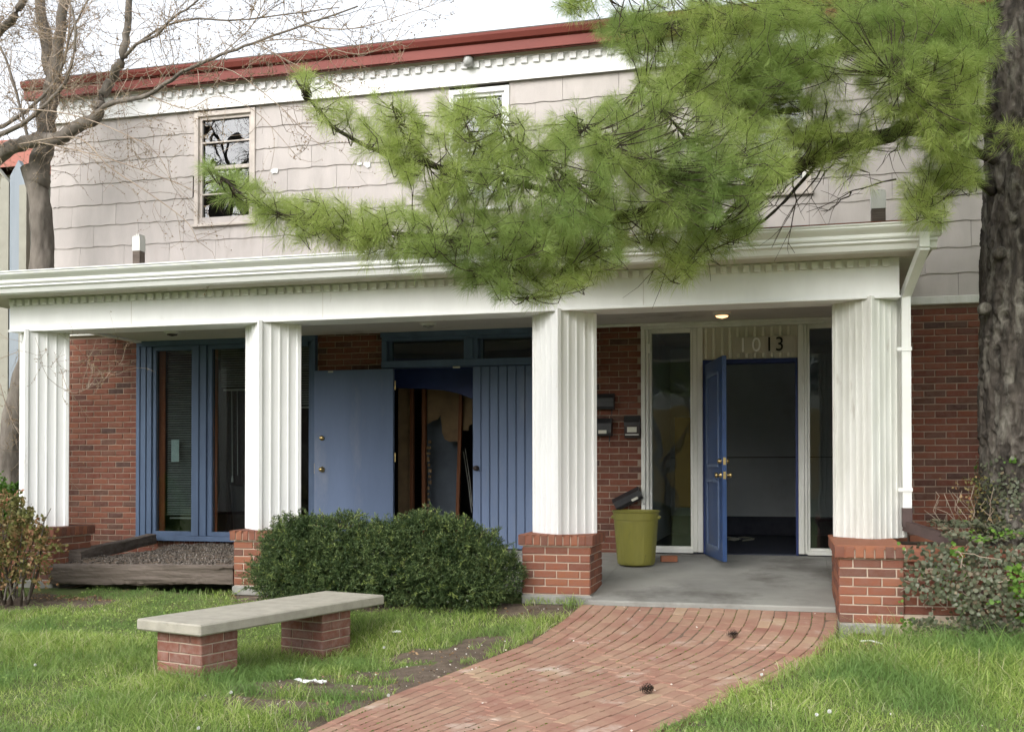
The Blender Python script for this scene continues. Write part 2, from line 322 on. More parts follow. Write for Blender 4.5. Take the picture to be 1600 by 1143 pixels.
M['siding_grey'] = mat('blue_grey_panel', (.25, .28, .31), (.2, .23, .26), rough=.6, scale=2, stretch=(3, 3, .3))
M['siding_beige'] = mat('beige_panel', (.3, .29, .24), (.25, .24, .2), rough=.7, scale=3)
M['tile'] = mat('red_roof_tile', (.36, .13, .09), (.28, .1, .07), rough=.8, scale=12, bump=.01, bscale=12)
M['ochre'] = mat('ochre_wall', (.45, .31, .1), (.38, .26, .09), rough=.8, scale=2)
M['asphalt'] = mat('asphalt', (.055, .055, .055), (.04, .04, .04), rough=.9, scale=20)
def emit(name, c, s):
    X = bpy.data.materials.new(name); X.use_nodes = True; b = X.node_tree.nodes['Principled BSDF']; b.inputs['Base Color'].default_value = (*c, 1); b.inputs['Emission Color'].default_value = (*c, 1); b.inputs['Emission Strength'].default_value = s; return X
M['lamp_on'] = emit('warm_lit_lamp', (1, .55, .25), 1.1)
M['lampglass'] = mat('frosted_lamp_glass', (.4, .4, .38), (.25, .25, .24), rough=.3, scale=30)

# ------------------------------------------------------------------ bricks
W = 2.25                                  # brick face of the house front
BV = []
for k in range(5):
    r = random.Random(k); j = lambda a: (r.random()-.5)*a
    bx, bz = .028, .085
    v = [(-.5, .5, -.5), (.5, .5, -.5), (.5, .5, .5), (-.5, .5, .5)]
    v += [(sx*(.5+j(.012)), -.44, sz*(.5+j(.05))) for sx, sz in ((-1, -1), (1, -1), (1, 1), (-1, 1))]
    v += [(sx*(.5-bx+j(.015)), -.5+j(.03), sz*(.5-bz+j(.05))) for sx, sz in ((-1, -1), (1, -1), (1, 1), (-1, 1))]
    BV.append(v)
BF = [(0, 1, 5, 4), (1, 2, 6, 5), (2, 3, 7, 6), (3, 0, 4, 7), (4, 5, 9, 8), (5, 6, 10, 9), (6, 7, 11, 10), (7, 4, 8, 11), (8, 9, 10, 11)]
_bm = {}
def brick_mesh(k, m):
    if (k, m) not in _bm:
        me = bpy.data.meshes.new('brick'); me.from_pydata(BV[k], [], BF); me.materials.append(M[m]); _bm[(k, m)] = me
    return _bm[(k, m)]
def bframe(c, u, n, L, H, D):
    u, n, c = Vector(u), Vector(n), Vector(c); v = n.cross(u) if n.cross(u).z >= 0 or abs(n.z) > .5 else u.cross(n)
    X = Matrix(((u.x*L, -n.x*D, v.x*H, c.x-n.x*D/2), (u.y*L, -n.y*D, v.y*H, c.y-n.y*D/2), (u.z*L, -n.z*D, v.z*H, c.z-n.z*D/2), (0, 0, 0, 1)))
    return X
def lay(lst, parent, mname, joined=None, name='brick'):
    """lst: (face centre, u, n, L, H, D) ; each brick an object, or all joined when joined is set"""
    if joined:
        if not lst: return
        V = []; F = []
        for i, b in enumerate(lst):
            X = bframe(*b); vs = BV[i % 5]
            F += [tuple(q+len(V) for q in f) for f in BF]; V += [tuple(X @ Vector(v)) for v in vs]
        me = bpy.data.meshes.new(joined); me.from_pydata(V, [], F); me.materials.append(M[mname]); o = link(joined, me, parent); o['kind'] = 'stuff'; return o
    for b in lst: link(name, brick_mesh(random.randrange(5), mname), parent, bframe(*b))
def courses(o, u, n, width, z0, z1, holes=(), D=.09, pitch=.0677, bl=.203, joint=.0095, phase=0, jit=.0012, skip=None):
    """running bond on a vertical plane: o is a point at the left end, u along, n outward; holes (a0,a1,z0,z1) in wall coords"""
    out = []; o, u, n = Vector(o), Vector(u), Vector(n); row = 0; z = z0
    while z+pitch <= z1+.02:
        h = min(pitch, z1-z)-joint
        spans = [(0, width)]
        for a0, a1, h0, h1 in holes:
            if h0 < z+pitch*.6 and h1 > z+pitch*.4:
                ns = []
                for s0, s1 in spans:
                    if a1 <= s0 or a0 >= s1: ns.append((s0, s1)); continue
                    if a0 > s0: ns.append((s0, a0))
                    if a1 < s1: ns.append((a1, s1))
                spans = ns
        off = (row+phase) % 2*bl/2
        for s0, s1 in spans:
            k = math.floor((s0-off)/bl)
            while off+k*bl < s1:
                a = max(off+k*bl, s0)+joint/2; b = min(off+(k+1)*bl, s1)-joint/2; k += 1
                if b-a < .03: continue
                c = o+u*((a+b)/2)+Vector((0, 0, z+pitch/2-o.z))+n*(random.uniform(-1, 1)*jit+.0)
                out.append((c, u, n, b-a, h, D))
        z += pitch; row += 1
    return out
def rowlock(o, u, n, width, z0, h, D=.09, pitch=.0677, joint=.0095):
    o, u, n = Vector(o), Vector(u), Vector(n); k = max(1, round(width/pitch)); p = width/k
    # the brick's long side is vertical
    return [(Vector((*(o+u*(p*(i+.5)))[:2], z0+h/2))+n*random.uniform(-.0015, .0015), u, n, p-joint, h-.004, D) for i in range(k)]
def wall_boxes(x0, x1, z0, z1, y0, y1, holes):
    mb = MB(); xs = sorted({x0, x1, *[min(max(h[i], x0), x1) for h in holes for i in (0, 1)]}); zs = sorted({z0, z1, *[min(max(h[i], z0), z1) for h in holes for i in (2, 3)]})
    for i in range(len(xs)-1):
        for j in range(len(zs)-1):
            cx, cz = (xs[i]+xs[i+1])/2, (zs[j]+zs[j+1])/2
            if any(h[0] < cx < h[1] and h[2] < cz < h[3] for h in holes): continue
            mb.box(xs[i], xs[i+1], y0, y1, zs[j], zs[j+1])
    return mb

# ------------------------------------------------------------------ ground, path, porch floor
def gz(x, y):
    y = np.clip(y, -12, 0); return -.55-.17*(1-np.exp(y/.9))+.025*y-.13*np.exp(-((x+1.3)**2+(y+1.65)**2)/.81)
XL, PW, PY0 = .57, 2.05, -.14
def at_ground(x, y):
    dd = _f*F_PX + _r*(x-800) + _u*(571.5+PPY-y); z = -.65
    for _ in range(30): t = (z-CAM[2])/dd[2]; z = .5*z+.5*float(gz(CAM[0]+t*dd[0], CAM[1]+t*dd[1]))
    return CAM+dd*t
_d = np.arange(0, 9, .02); _k = np.exp(-np.linspace(-2, 2, 41)**2); _k /= _k.sum()
def _sm(a): return np.convolve(np.pad(a, 20, 'edge'), _k, 'valid')
_bl = _sm(np.interp(_d, [0, .4, 1.1, 1.9, 2.9, 3.9, 8], [0, .05, .17, .37, .62, .78, 1.3])); _br = _sm(np.interp(_d, [0, .5, 1.0, 1.5, 2.0, 2.7, 3.5, 8], [0, .02, .10, .25, .45, .745, 1.08, 2.9]))
def path_x(t, y):
    d = np.maximum(0, -y); a = np.interp(d, _d, _bl); b = np.interp(d, _d, _br); k = np.clip(t/.6, 0, 1); return XL+t*PW-(a*(1-k)+b*k)
def on_path(x, y, mg=0.):
    xl = path_x(0, y); xr = path_x(1, y); return (x > xl-mg) & (x < xr+mg) & (y < PY0+.02) & (y > -6.4)
SLAB = lambda y: -.315-(W-y)*.092
DIRT = [(*at_ground(px, py)[:2], rx, ry) for px, py, rx, ry in ((430, 1100, .5, .17), (520, 1076, .55, .22), (610, 1052, .55, .25), (690, 1022, .42, .28), (755, 1000, .2, .24), (600, 1098, .3, .15), (520, 1132, .25, .12), (700, 1052, .3, .14), (840, 950, .35, .22), (1330, 985, .16, .3), (1400, 1012, .2, .16), (1345, 1015, .14, .16), (620, 936, .9, .22), (780, 938, .4, .2), (240, 915, 1.1, .16), (395, 925, .3, .2), (60, 940, .6, .25))]
def dirtness(x, y):
    d = np.zeros(np.shape(x)); P = np.stack([x, y, 0*np.asarray(x)], -1); w = (vnoise(P, 2.6, 3)-.5)*1.1+(vnoise(P, 9, 4)-.5)*1.1+(vnoise(P, 25, 44)-.5)*.6
    for cx, cy, rx, ry in DIRT:
        d = np.maximum(d, 1-np.sqrt(((x-cx)/rx)**2+((y-cy)/ry)**2)+w*.6)
    return d
def build_ground():
    xs = np.concatenate([np.linspace(-300, -12, 8), np.arange(-11, 9.01, .1), np.linspace(10, 300, 8)])
    ys = np.concatenate([np.linspace(-300, -13, 8), np.arange(-12, 3.01, .1), np.linspace(4, 300, 8)])
    X, Y = np.meshgrid(xs, ys); Z = gz(X, Y); P = np.stack([X, Y, 0*X], -1)
    near = (X > -11) & (X < 9) & (Y > -12) & (Y < 3)
    Z = Z+np.where(near, (vnoise(P, 1.1, 1)-.5)*.04+(vnoise(P, 5, 2)-.5)*.02, 0)-np.where(on_path(X, Y, .06), .05, 0)-.01
    Z = np.where((Y > -.05) & (X > -6.4) & (X < 2.7), -.62, Z)
    n, mm = X.shape; idx = np.arange(n*mm).reshape(n, mm)
    F = np.stack([idx[:-1, :-1], idx[:-1, 1:], idx[1:, 1:], idx[1:, :-1]], -1).reshape(-1, 4)
    me = fast_mesh('lawn_ground', np.stack([X, Y, Z], -1).reshape(-1, 3), F, M['lawn'], True); me.materials.append(M['soil'])
    cx = X.reshape(-1)[F].mean(1); cy = Y.reshape(-1)[F].mean(1)
    mi = ((dirtness(cx, cy) > .03) | on_path(cx, cy, .12)).astype(np.int32); me.polygons.foreach_set('material_index', mi)
    o = link('lawn_ground', me); o['kind'] = 'structure'
build_ground()
road = box('road', M['asphalt'], None, -150, 150, -26, -17, -1.36, -1.315); road['kind'] = 'structure'

# brick path
pb = []
NC = 21
path = MB()
ys = np.arange(PY0, -6.2, -.15)
vs = []
for y in ys: vs += [(path_x(0, y)-.01, y, gz(0, y)+.004), (path_x(1, y)+.01, y, gz(0, y)+.004)]
path.add(vs, [(2*i, 2*i+1, 2*i+3, 2*i+2) for i in range(len(ys)-1)])
pth = path.build('brick_path', M['path_sand']); pth['kind'] = 'structure'
for c in range(NC):
    t = (c+.5)/NC; y = PY0-.01-random.random()*.1*(c % 2)-(.1 if c % 2 else 0)
    first = True
    y0 = PY0-.008
    while y0 > -5.9:
        L = .203 if not (first and c % 2) else .1; first = False
        y1 = y0-L*(.88 if y0 < -1.8 else .96)
        p = np.array([path_x(t, y0), y0]); q = np.array([path_x(t, y1), y1]); u = q-p; Lr = np.linalg.norm(u); u = u/Lr
        ang = math.atan2(-u[0], -u[1]); cw = float(path_x(t+.5/NC, (y0+y1)/2)-path_x(t-.5/NC, (y0+y1)/2)); wd = cw*math.cos(ang)
        pc = (p+q)/2; z = float(gz(0, pc[1]))+.010+random.uniform(-.0015, .0015)+.004*math.sin(pc[0]*5+pc[1]*3)
        sl_ = float(gz(0, y1)-gz(0, y0))/Lr; jt = random.uniform(-.005, .005); u3 = Vector((u[0]*math.cos(jt)-u[1]*math.sin(jt), u[1]*math.cos(jt)+u[0]*math.sin(jt), sl_)).normalized()
        n3 = Vector((random.uniform(-.006, .006), random.uniform(-.006, .006), 1)); n3 = n3-u3*n3.dot(u3); n3 = (n3-u3*n3.dot(u3)).normalized()
        pb.append((Vector((pc[0], pc[1], z)), u3, n3, Lr-.005, wd-.0045, .05)); y0 = y1
vis = [b for b in pb if b[0].y > -4.15]; out = [b for b in pb if b[0].y <= -4.15]
vis.sort(key=lambda b: b[0].y)
lay(vis[:300], pth, 'path_brick'); lay(vis[300:]+out, pth, 'path_brick_i', joined='brick_field')
# moss in the joints
mo = []
for b in pb:
    if vnoise(np.array([[b[0].x, b[0].y, 0]]), 1.3, 9)[0] > .45 and random.random() < .9:
        v = b[2].cross(b[1]); s = -1 if v.x > 0 else 1
        for k in range(random.randint(2, 9)): mo.append(tuple(b[0]+v*(s*b[4]/2)+b[1]*random.uniform(-.5, .5)*b[3]+Vector((0, 0, -.002))))
mo = np.array(mo)
scatter('moss', M['moss'], None, [(-1, -1, 0), (1, -1, .2), (1, 1, 0), (-1, 1, .3)], [(0, 1, 2, 3)], frames(len(mo), np.tile([0, 0, 1.], (len(mo), 1))+rng.normal(size=(len(mo), 3))*.5, rng.uniform(.003, .008, len(mo))), mo)

# porch floor
pf = MB()
def slab(x0, x1, y0, y1, nx=1):
    z0, z1 = SLAB(y0), SLAB(y1)
    pf.add([(x0, y0, z0-.12), (x1, y0, z0-.12), (x1, y1, z1-.3), (x0, y1, z1-.3), (x0, y0+.0, z0-.012), (x1, y0, z0-.012), (x0, y0+.012, z0), (x1, y0+.012, z0), (x1, y1, z1), (x0, y1, z1)],
           [(0, 1, 5, 4), (4, 5, 7, 6), (6, 7, 8, 9), (1, 2, 8, 7, 5), (0, 4, 6, 9, 3), (0, 3, 2, 1), (3, 9, 8, 2)])
slab(.606, 2.60, -.13, W+.02); slab(-2.75, .604, .62, W+.02); slab(2.602, 3.058, .63, W+.02)
o = pf.build('porch_floor', M['concrete']); o['kind'] = 'structure'
# planting bed between the two left piers
bx, by = np.meshgrid(np.linspace(-4.72, -2.76, 40), np.linspace(-.02, W+.02, 40)); P = np.stack([bx, by, 0*bx], -1)
bz = -.36+.02*by+(vnoise(P, 3, 5)-.5)*.05+(vnoise(P, 14, 6)-.5)*.03
idx = np.arange(1600).reshape(40, 40); F = np.stack([idx[:-1, :-1], idx[:-1, 1:], idx[1:, 1:], idx[1:, :-1]], -1).reshape(-1, 4)
o = link('planting_bed', fast_mesh('planting_bed', np.stack([bx, by, bz], -1).reshape(-1, 3), F, M['soil'], True)); o['kind'] = 'structure'
n = 5200; px_ = rng.uniform(-4.7, -2.78, n); py_ = rng.uniform(.05, W, n); P = np.stack([px_, py_, 0*px_], -1)
loc = np.stack([px_, py_, -.36+.02*py_+(vnoise(P, 3, 5)-.5)*.05+(vnoise(P, 14, 6)-.5)*.03+.004], -1)
TET = [(1, 0, -.6), (-.5, .87, -.6), (-.5, -.87, -.6), (0, 0, .8)]; TF = [(0, 2, 1), (0, 1, 3), (1, 2, 3), (2, 0, 3)]
scatter('gravel', M['gravel'], None, TET, TF, frames(n, None, rng.uniform(.006, .017, n)), loc)

# ------------------------------------------------------------------ the house
house = empty('brick_house', (-1, W, -.55), 'two-storey house with red brick ground floor, tan wavy-edged shingle upper floor and red eave', 'house')
LH = [(-5.27, -2.96, -.27, 2.10), (-2.16, -.16, -.36, 2.10), (.745, 2.86, -.36, 2.09)]           # window band, double door, entrance
lower = wall_boxes(-6.5, 7.5, -.7, 2.24, W+.008, W+.2, LH).build('brick_wall', M['mortar'], house)
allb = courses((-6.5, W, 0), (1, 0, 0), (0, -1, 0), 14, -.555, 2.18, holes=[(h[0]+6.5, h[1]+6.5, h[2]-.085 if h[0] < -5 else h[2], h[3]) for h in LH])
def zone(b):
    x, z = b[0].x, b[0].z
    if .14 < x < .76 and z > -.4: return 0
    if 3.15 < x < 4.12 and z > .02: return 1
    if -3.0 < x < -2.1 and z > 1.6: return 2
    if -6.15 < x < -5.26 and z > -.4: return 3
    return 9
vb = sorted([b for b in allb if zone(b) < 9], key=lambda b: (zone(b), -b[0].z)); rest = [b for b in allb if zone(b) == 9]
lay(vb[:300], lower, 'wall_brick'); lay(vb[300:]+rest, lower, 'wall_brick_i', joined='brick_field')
lay(rowlock((-5.27, W, 0), (1, 0, 0), (0, -1, 0), 2.31, -.355, .083), lower, 'wall_brick_i', joined='rowlock_sill')

# upper wall
UW = [(-4.47, -3.79, 3.50, 4.72), (-1.32, -.74, 3.49, 4.70), (1.80, 2.43, 3.44, 4.70)]
upper = wall_boxes(-6.5, 7.5, 2.2, 5.15, W+.01, W+.2, UW).build('shingle_wall', M['gap'], house)
def shingle_mesh(w, h, seed):
    r = random.Random(seed); n = 14; ph = r.random()*6; V = []; amp = .0052
    for i in range(n+1):
        x = -w/2+w*i/n; zb = amp*math.sin(i/n*2*PI*2+ph*.0+seed)+r.uniform(-.0015, .0015)
        V += [(x, -.016, zb), (x, -.024, zb+.0), (x, -.012, h), (x, .0, zb)]
    F = []
    for i in range(n):
        a, b = 4*i, 4*i+4
        F += [(a+1, b+1, b+2, a+2), (a+3, b+3, b+1, a+1)]
    F += [(3, 1, 2), (4*n+3, 4*n+2, 4*n+1)]
    me = bpy.data.meshes.new('shingle'); me.from_pydata(V, [], F); me.materials.append(M['shingle']); return me
SW, SH = .61, .256
smesh = [shingle_mesh(SW-.0035, SH+.012, k) for k in range(4)]; scache = {}
row = 0; z = 2.235
while z < 4.8:
    top = min(z+SH+.012, 4.83)
    spans = [(-6.5, 6.0)]
    for h in UW:
        if h[2] < z+SH*.6 and h[3] > z+SH*.3:
            ns = []
            for s0, s1 in spans:
                if h[1] <= s0 or h[0] >= s1: ns.append((s0, s1)); continue
                ns += [(s0, h[0]-.05), (h[1]+.05, s1)]
            spans = ns
    off = -6.5+[0, .305, .12, .42][row % 4]-.61
    for s0, s1 in spans:
        k = 0
        while off+k*SW < s1:
            a = max(off+k*SW, s0); b = min(off+(k+1)*SW, s1); k += 1
            if b-a < .04: continue
            Mx = Matrix.Translation(((a+b)/2, W+.004, z+random.uniform(-.0035, .0035))) @ Matrix.Rotation(random.uniform(-.004, .004), 4, 'Y') @ Matrix.Diagonal(((b-a)/SW, 1, (top-z)/(SH+.012), 1))
            link('shingle', random.choice(smesh), upper, Mx)
    z += SH; row += 1
box('skirt_trim', M['white_old'], house, 3.2, 7.5, W-.05, W+.006, 2.185, 2.265, b=.006)
box('skirt_trim', M['white_old'], house, -6.5, -5.55, W-.05, W+.006, 2.185, 2.265, b=.006)
for x, z, s in ((at(430, 268, W)[0], at(430, 268, W)[2], .055), (at(575, 258, W)[0], at(575, 258, W)[2], .05), (at(563, 257, W)[0], at(563, 257, W)[2], .03)):
    r = random.Random(int(z*100)); poly = [(s*r.uniform(.5, 1.2)*math.cos(a), s*.7*r.uniform(.5, 1.2)*math.sin(a)) for a in np.linspace(0, 2*PI, 9)[:-1]]
    MB().prism(poly, (x, W-.022, z), (1, 0, 0), (0, 0, 1), (0, -1, 0), .004).build('paint_patch', M['white'], house)
# frieze and dentils
fr = MB().box(-6.55, 7.5, W-.05, W+.006, 4.80, 5.09).build('frieze', M['white'], house)
box('frieze_edge', M['white'], house, -6.56, 7.5, W-.062, W-.052, 4.79, 4.812)
dm = MB().box(-.034, .034, -.028, 0, -.035, .035, b=.002).build('dentil', M['white'], fr)
dm.matrix_basis = Matrix.Translation((-6.45, W-.052, 5.0))
x = -6.45+.135
while x < 4.0:
    o = dm.copy(); C.objects.link(o); o.parent = fr; o.matrix_parent_inverse = dm.matrix_parent_inverse; o.matrix_basis = Matrix.Translation((x, W-.052, 5.0)); x += .135
box('dentil_rail', M['white'], house, -6.55, 7.5, W-.075, W-.052, 5.04, 5.088, b=.003)
# red eave
prof = [(W-.045, 5.09), (W-.12, 5.07), (W-.17, 5.055), (W-.18, 5.17), (W-.20, 5.18), (W-.23, 5.185), (W-.26, 5.235), (W-.265, 5.262), (W-.22, 5.27), (W-.045, 5.27)]
MB().prism([(a, b) for a, b in prof], (-6.75, 0, 0), (0, 1, 0), (0, 0, 1), (1, 0, 0), 14.3).build('eave', M['red'], house)
box('eave_board', M['red'], house, -6.75, 7.55, W-.196, W-.183, 5.062, 5.165, b=.002)
MB().prism([(W-.24, 5.273), (W-.24, 5.285), (7.5, 5.95), (14, 5.273)], (-6.7, 0, 0), (0, 1, 0), (0, 0, 1), (1, 0, 0), 14.2).build('roof', M['roof'], house)
box('side_wall', M['mortar'], house, -6.5, -6.3, W+.21, 12, -.7, 5.15); box('side_wall', M['mortar'], house, 7.3, 7.5, W+.21, 12, -.7, 5.15); box('rear_wall', M['mortar'], house, -6.29, 7.29, 11.8, 12, -.7, 5.15)
# upper windows
def sash_window(x0, x1, z0, z1, trim, frame, bars=True, nm='window'):
    w = MB(); t = .055
    w.box(x0-t, x0, W-.035, W+.05, z0-.05, z1+t, b=.004); w.box(x1, x1+t, W-.035, W+.05, z0-.05, z1+t, b=.004); w.box(x0+.001, x1-.001, W-.033, W+.05, z1, z1+t, b=.004)
    w.box(x0-t-.02, x1+t+.02, W-.06, W+.05, z0-.085, z0-.052, b=.004)
    win = w.build(nm, M[trim], house)
    s = MB(); zm = (z0+z1)/2; b = .035
    s.box(x0, x0+b, W+.0, W+.03, z0-.05, z1); s.box(x1-b, x1, W+.0, W+.03, z0-.05, z1); s.box(x0+b, x1-b, W+.0, W+.03, z1-b, z1); s.box(x0+b, x1-b, W+.0, W+.03, z0-.05, z0+.0)
    s.box(x0+b, x1-b, W-.004, W+.03, zm-.02, zm+.02)
    if bars: s.box(x0+b, x1-b, W+.004, W+.028, (zm+z1)/2-.008, (zm+z1)/2+.008); s.box(x0+b, x1-b, W+.004, W+.028, (z0+zm)/2-.008, (z0+zm)/2+.008)
    s.build('sash', M[frame], win)
    box('pane', M['glass_up'], win, x0+b, x1-b, W+.034, W+.038, z0, zm-.02); box('pane', M['glass_up'], win, x0+b, x1-b, W+.034, W+.038, zm+.02, z1-b)
    return win
sash_window(*UW[0], 'tan_trim', 'tan_trim'); w2 = sash_window(*UW[1], 'white', 'white', False); sash_window(*UW[2], 'tan_trim', 'white_old', True)
box('shade', M['blind'], w2, -1.28, -.78, W+.06, W+.065, 4.3, 4.68)
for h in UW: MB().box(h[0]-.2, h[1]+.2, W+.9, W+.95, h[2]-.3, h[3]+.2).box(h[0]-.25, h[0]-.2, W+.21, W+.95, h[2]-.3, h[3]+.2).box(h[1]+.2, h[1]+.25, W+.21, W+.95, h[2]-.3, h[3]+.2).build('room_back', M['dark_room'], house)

# ---- left window band
wb = MB()
x0, x1 = -5.27, -2.96; z0, z1 = -.27, 2.10; BFm = M['blue_frame']
wb.box(x0, x1, W-.06, W+.12, z1-.07, z1, b=.004).box(x0, x1, W-.07, W+.12, z0, z0+.06, b=.004)
for a, b in ((x0, x0+.05), (x1-.05, x1)): wb.box(a, b, W-.06, W+.12, z0+.061, z1-.071, b=.004)
win = wb.build('window', BFm, house)
panes = [(-5.03, -4.54), (-4.29, -3.75), (-3.52, -3.07)]
st = MB(); px0 = x0+.052
for i, (a, b) in enumerate(panes):                                # stepped boards each side of every pane
    st.box(px0, px0+(a-px0)*.38, W-.048, W+.1, z0+.062, z1-.072, b=.004).box(px0+(a-px0)*.385, px0+(a-px0)*.74, W-.034, W+.1, z0+.062, z1-.072, b=.004).box(px0+(a-px0)*.745, a, W-.012, W+.1, z0+.062, z1-.072, b=.004)
    st.box(a, b, W-.02, W+.1, z1-.12, z1-.073).box(a, b, W-.03, W+.1, z0+.062, z0+.11)
    px0 = b
st.box(b, x1-.051, W+.01, W+.1, z0+.062, z1-.072)
st.build('stepped_frame', BFm, win)
for a, b in panes: box('pane', M['glass'], win, a+.001, b-.001, W+.02, W+.026, z0+.111, z1-.121)
for a in (panes[0][0], panes[1][0]): box('inner_jamb', M['orange'], win, a-.01, a+(.075 if a < -5 else .03), W+.055, W+.075, z0+.1, z1-.1)
def blind(a, b, top, bot, parent):
    mb = MB(); z = top
    while z > bot: mb.add([(a, W+.095, z), (b, W+.095, z), (b, W+.12, z+.019), (a, W+.12, z+.019)], [(0, 1, 2, 3)]); z -= .028
    bl = mb.build('blind', M['blind'], parent); bl['kind'] = 'stuff'
    box('blind_rail', M['white_old'], parent, a, b, W+.16, W+.19, bot-.02, bot)
blind(-4.95, -4.46, 1.96, .0, win); blind(-4.24, -3.70, 1.96, 1.52, win); blind(-3.55, -3.0, 1.96, 1.3, win)
box('blind_headrail', M['white_old'], win, -4.95, -4.46, W+.15, W+.2, 1.965, 2.0)
for k in (-4.13, -4.06): MB().tube([(k, W+.16, 1.5), (k+.01, W+.16, .5)], .004, 4).build('cord', M['white_old'], win)
MB().lathe((-4.12, W+.16, .42), [(.004, .08), (.013, .04), (.013, 0), (.0, 0)], 8).build('cord_pull', M['white_old'], win)
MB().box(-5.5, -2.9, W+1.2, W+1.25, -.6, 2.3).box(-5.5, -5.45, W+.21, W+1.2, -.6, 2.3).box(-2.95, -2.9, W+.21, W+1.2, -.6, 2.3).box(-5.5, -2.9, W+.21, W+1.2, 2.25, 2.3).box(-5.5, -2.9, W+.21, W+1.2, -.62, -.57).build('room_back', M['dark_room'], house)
cv = [(-4.28+.64*i/40, W+.30+.02*math.sin(i*1.3)) for i in range(41)]
MB().add([(x, y, z) for x, y in cv for z in (-.3, 1.9)], [(2*i, 2*i+2, 2*i+3, 2*i+1) for i in range(40)]).build('curtain', M['curtain'], house)
tag(MB().lathe((-3.98, W+.27, -.25), [(0, 0), (.16, 0), (.2, .62), (.21, .63)], 20).build('waste_bin', mat('dark_bin', (.035, .03, .032), rough=.4)), 'dark bin standing behind the left window below the raised blind', 'bin')
pp = at(276, 704, W+.06)
tag(MB().box(pp[0]-.052, pp[0]+.052, W+.028, W+.032, pp[2]-.13, pp[2]+.13).build('paper_sheet', M['paper']), 'pale green paper sheet taped inside the leftmost window pane', 'paper')

# ---- double door with transom
dx0, dx1 = -2.16, -.16
fm = MB(); fm.box(dx0, dx1, W-.05, W+.12, 2.0, 2.10, b=.004).box(dx0, dx1, W-.06, W+.12, 1.70, 1.775, b=.004).box(dx0, dx0+.06, W-.05, W+.12, -.3, 1.699, b=.004).box(dx1-.06, dx1, W-.05, W+.12, -.3, 1.699, b=.004)
fm.box(dx0, dx0+.06, W-.05, W+.12, 1.777, 1.999, b=.004).box(-1.20, -1.04, W-.05, W+.12, 1.777, 1.999, b=.004).box(dx1-.06, dx1, W-.05, W+.12, 1.777, 1.999, b=.004)
fm.box(dx0-.0, dx1, W-.085, W-.052, 2.04, 2.095).box(-1.15, -1.09, W-.07, W-.052, 1.78, 1.998)
fm.box(dx0+.065, dx0+.10, W-.01, W+.1, -.3, 1.699)
df = fm.build('door_frame', BFm, house)
for a, b in ((dx0+.062, -1.202), (-1.038, dx1-.062)):
    box('transom_sash', BFm, df, a, a+.035, W+.02, W+.09, 1.778, 1.998); box('pane', M['glass'], df, a+.036, b, W+.05, W+.055, 1.778, 1.998)
box('latch_plate', M['label'], df, *sorted((at(712, 578, W-.1)[0]-.04, at(712, 578, W-.1)[0]+.04)), W-.075, W-.062, 1.675, 1.695)
# plank leaf (closed)
leaf = box('door', M['blue'], house, -1.115, dx1-.062, W+.02, W+.055, -.3, 1.697)
n = 9; wpl = (dx1-.062+1.115)/n
for i in range(n): box('plank', M['blue'], leaf, -1.115+i*wpl+.0045, -1.115+(i+1)*wpl-.0045, W+.0, W+.019, -.3, 1.695, b=.005)
kp = at(744, 731, W-.02)
MB().lathe((kp[0], W-.0, kp[2]), [(0, -.07), (.024, -.065), (.028, -.05), (.018, -.03), (.012, -.012), (.03, -.008), (.03, .0)], 14, (0, 1, 0)).build('knob', M['brown_metal'], leaf, True)
# flush leaf folded back against the wall
lf = box('door', M['blue'], house, -2.93, -1.985, W-.145, W-.105, -.3, 1.68, b=.004)
for py in (684, 733):
    k = at(503, py, W-.15)
    MB().lathe((k[0], W-.146, k[2]), [(0, -.05), (.02, -.048), (.026, -.036), (.02, -.02), (.012, -.01), (.032, -.006), (.032, 0)] if py > 700 else [(0, -.025), (.024, -.024), (.028, -.01), (.028, 0)], 16, (0, 1, 0)).build('knob' if py > 700 else 'deadbolt', M['brass'], lf, True)
box('latch_plate', M['brass'], lf, -2.934, -2.931, W-.138, W-.112, kp[2]-.06, kp[2]+.06)
box('closer_bracket', M['label'], lf, -2.76, -2.70, W-.15, W-.146, 1.655, 1.672)
for z in (-.05, .7, 1.5): MB().tube([(-1.98, W-.1, z-.05), (-1.98, W-.1, z+.05)], .009, 6).build('hinge', M['brass'], lf)
# ruined room behind
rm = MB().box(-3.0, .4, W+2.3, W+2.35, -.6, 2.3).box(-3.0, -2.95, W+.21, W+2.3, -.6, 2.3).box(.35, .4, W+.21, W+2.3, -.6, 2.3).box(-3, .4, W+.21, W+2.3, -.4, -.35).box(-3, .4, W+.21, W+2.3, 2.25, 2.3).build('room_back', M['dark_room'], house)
def up(p, Y): q = at(p[0], p[1], Y); return (q[0], q[2])
Yi = W+.75
hd = [(600, 560), (750, 560), (750, 628), (735, 622), (715, 614), (690, 609), (660, 607), (622, 606), (600, 606)]
MB().prism([up(p, W+.35) for p in hd], (0, W+.35, 0), (1, 0, 0), (0, 0, 1), (0, 1, 0), .03).build('arched_header', M['blue_deep'], house)
pl = [(668, 600), (700, 600), (738, 615), (738, 662), (733, 664), (732, 672), (722, 672), (719, 692), (712, 689), (703, 690), (695, 686), (691, 676), (690, 660), (688, 648), (684, 655), (676, 657), (668, 662)]
MB().prism([up(p, Yi) for p in pl], (0, Yi, 0), (1, 0, 0), (0, 0, 1), (0, 1, 0), .012).build('torn_plaster', M['plaster'], house)
gp = [(668, 650), (688, 640), (722, 680), (716, 815), (668, 830)]
MB().prism([up(p, Yi+.25) for p in gp], (0, Yi+.25, 0), (1, 0, 0), (0, 0, 1), (0, 1, 0), .012).build('wall_board', M['greywall'], house)
gp = [(622, 600), (642, 600), (642, 850), (622, 850)]
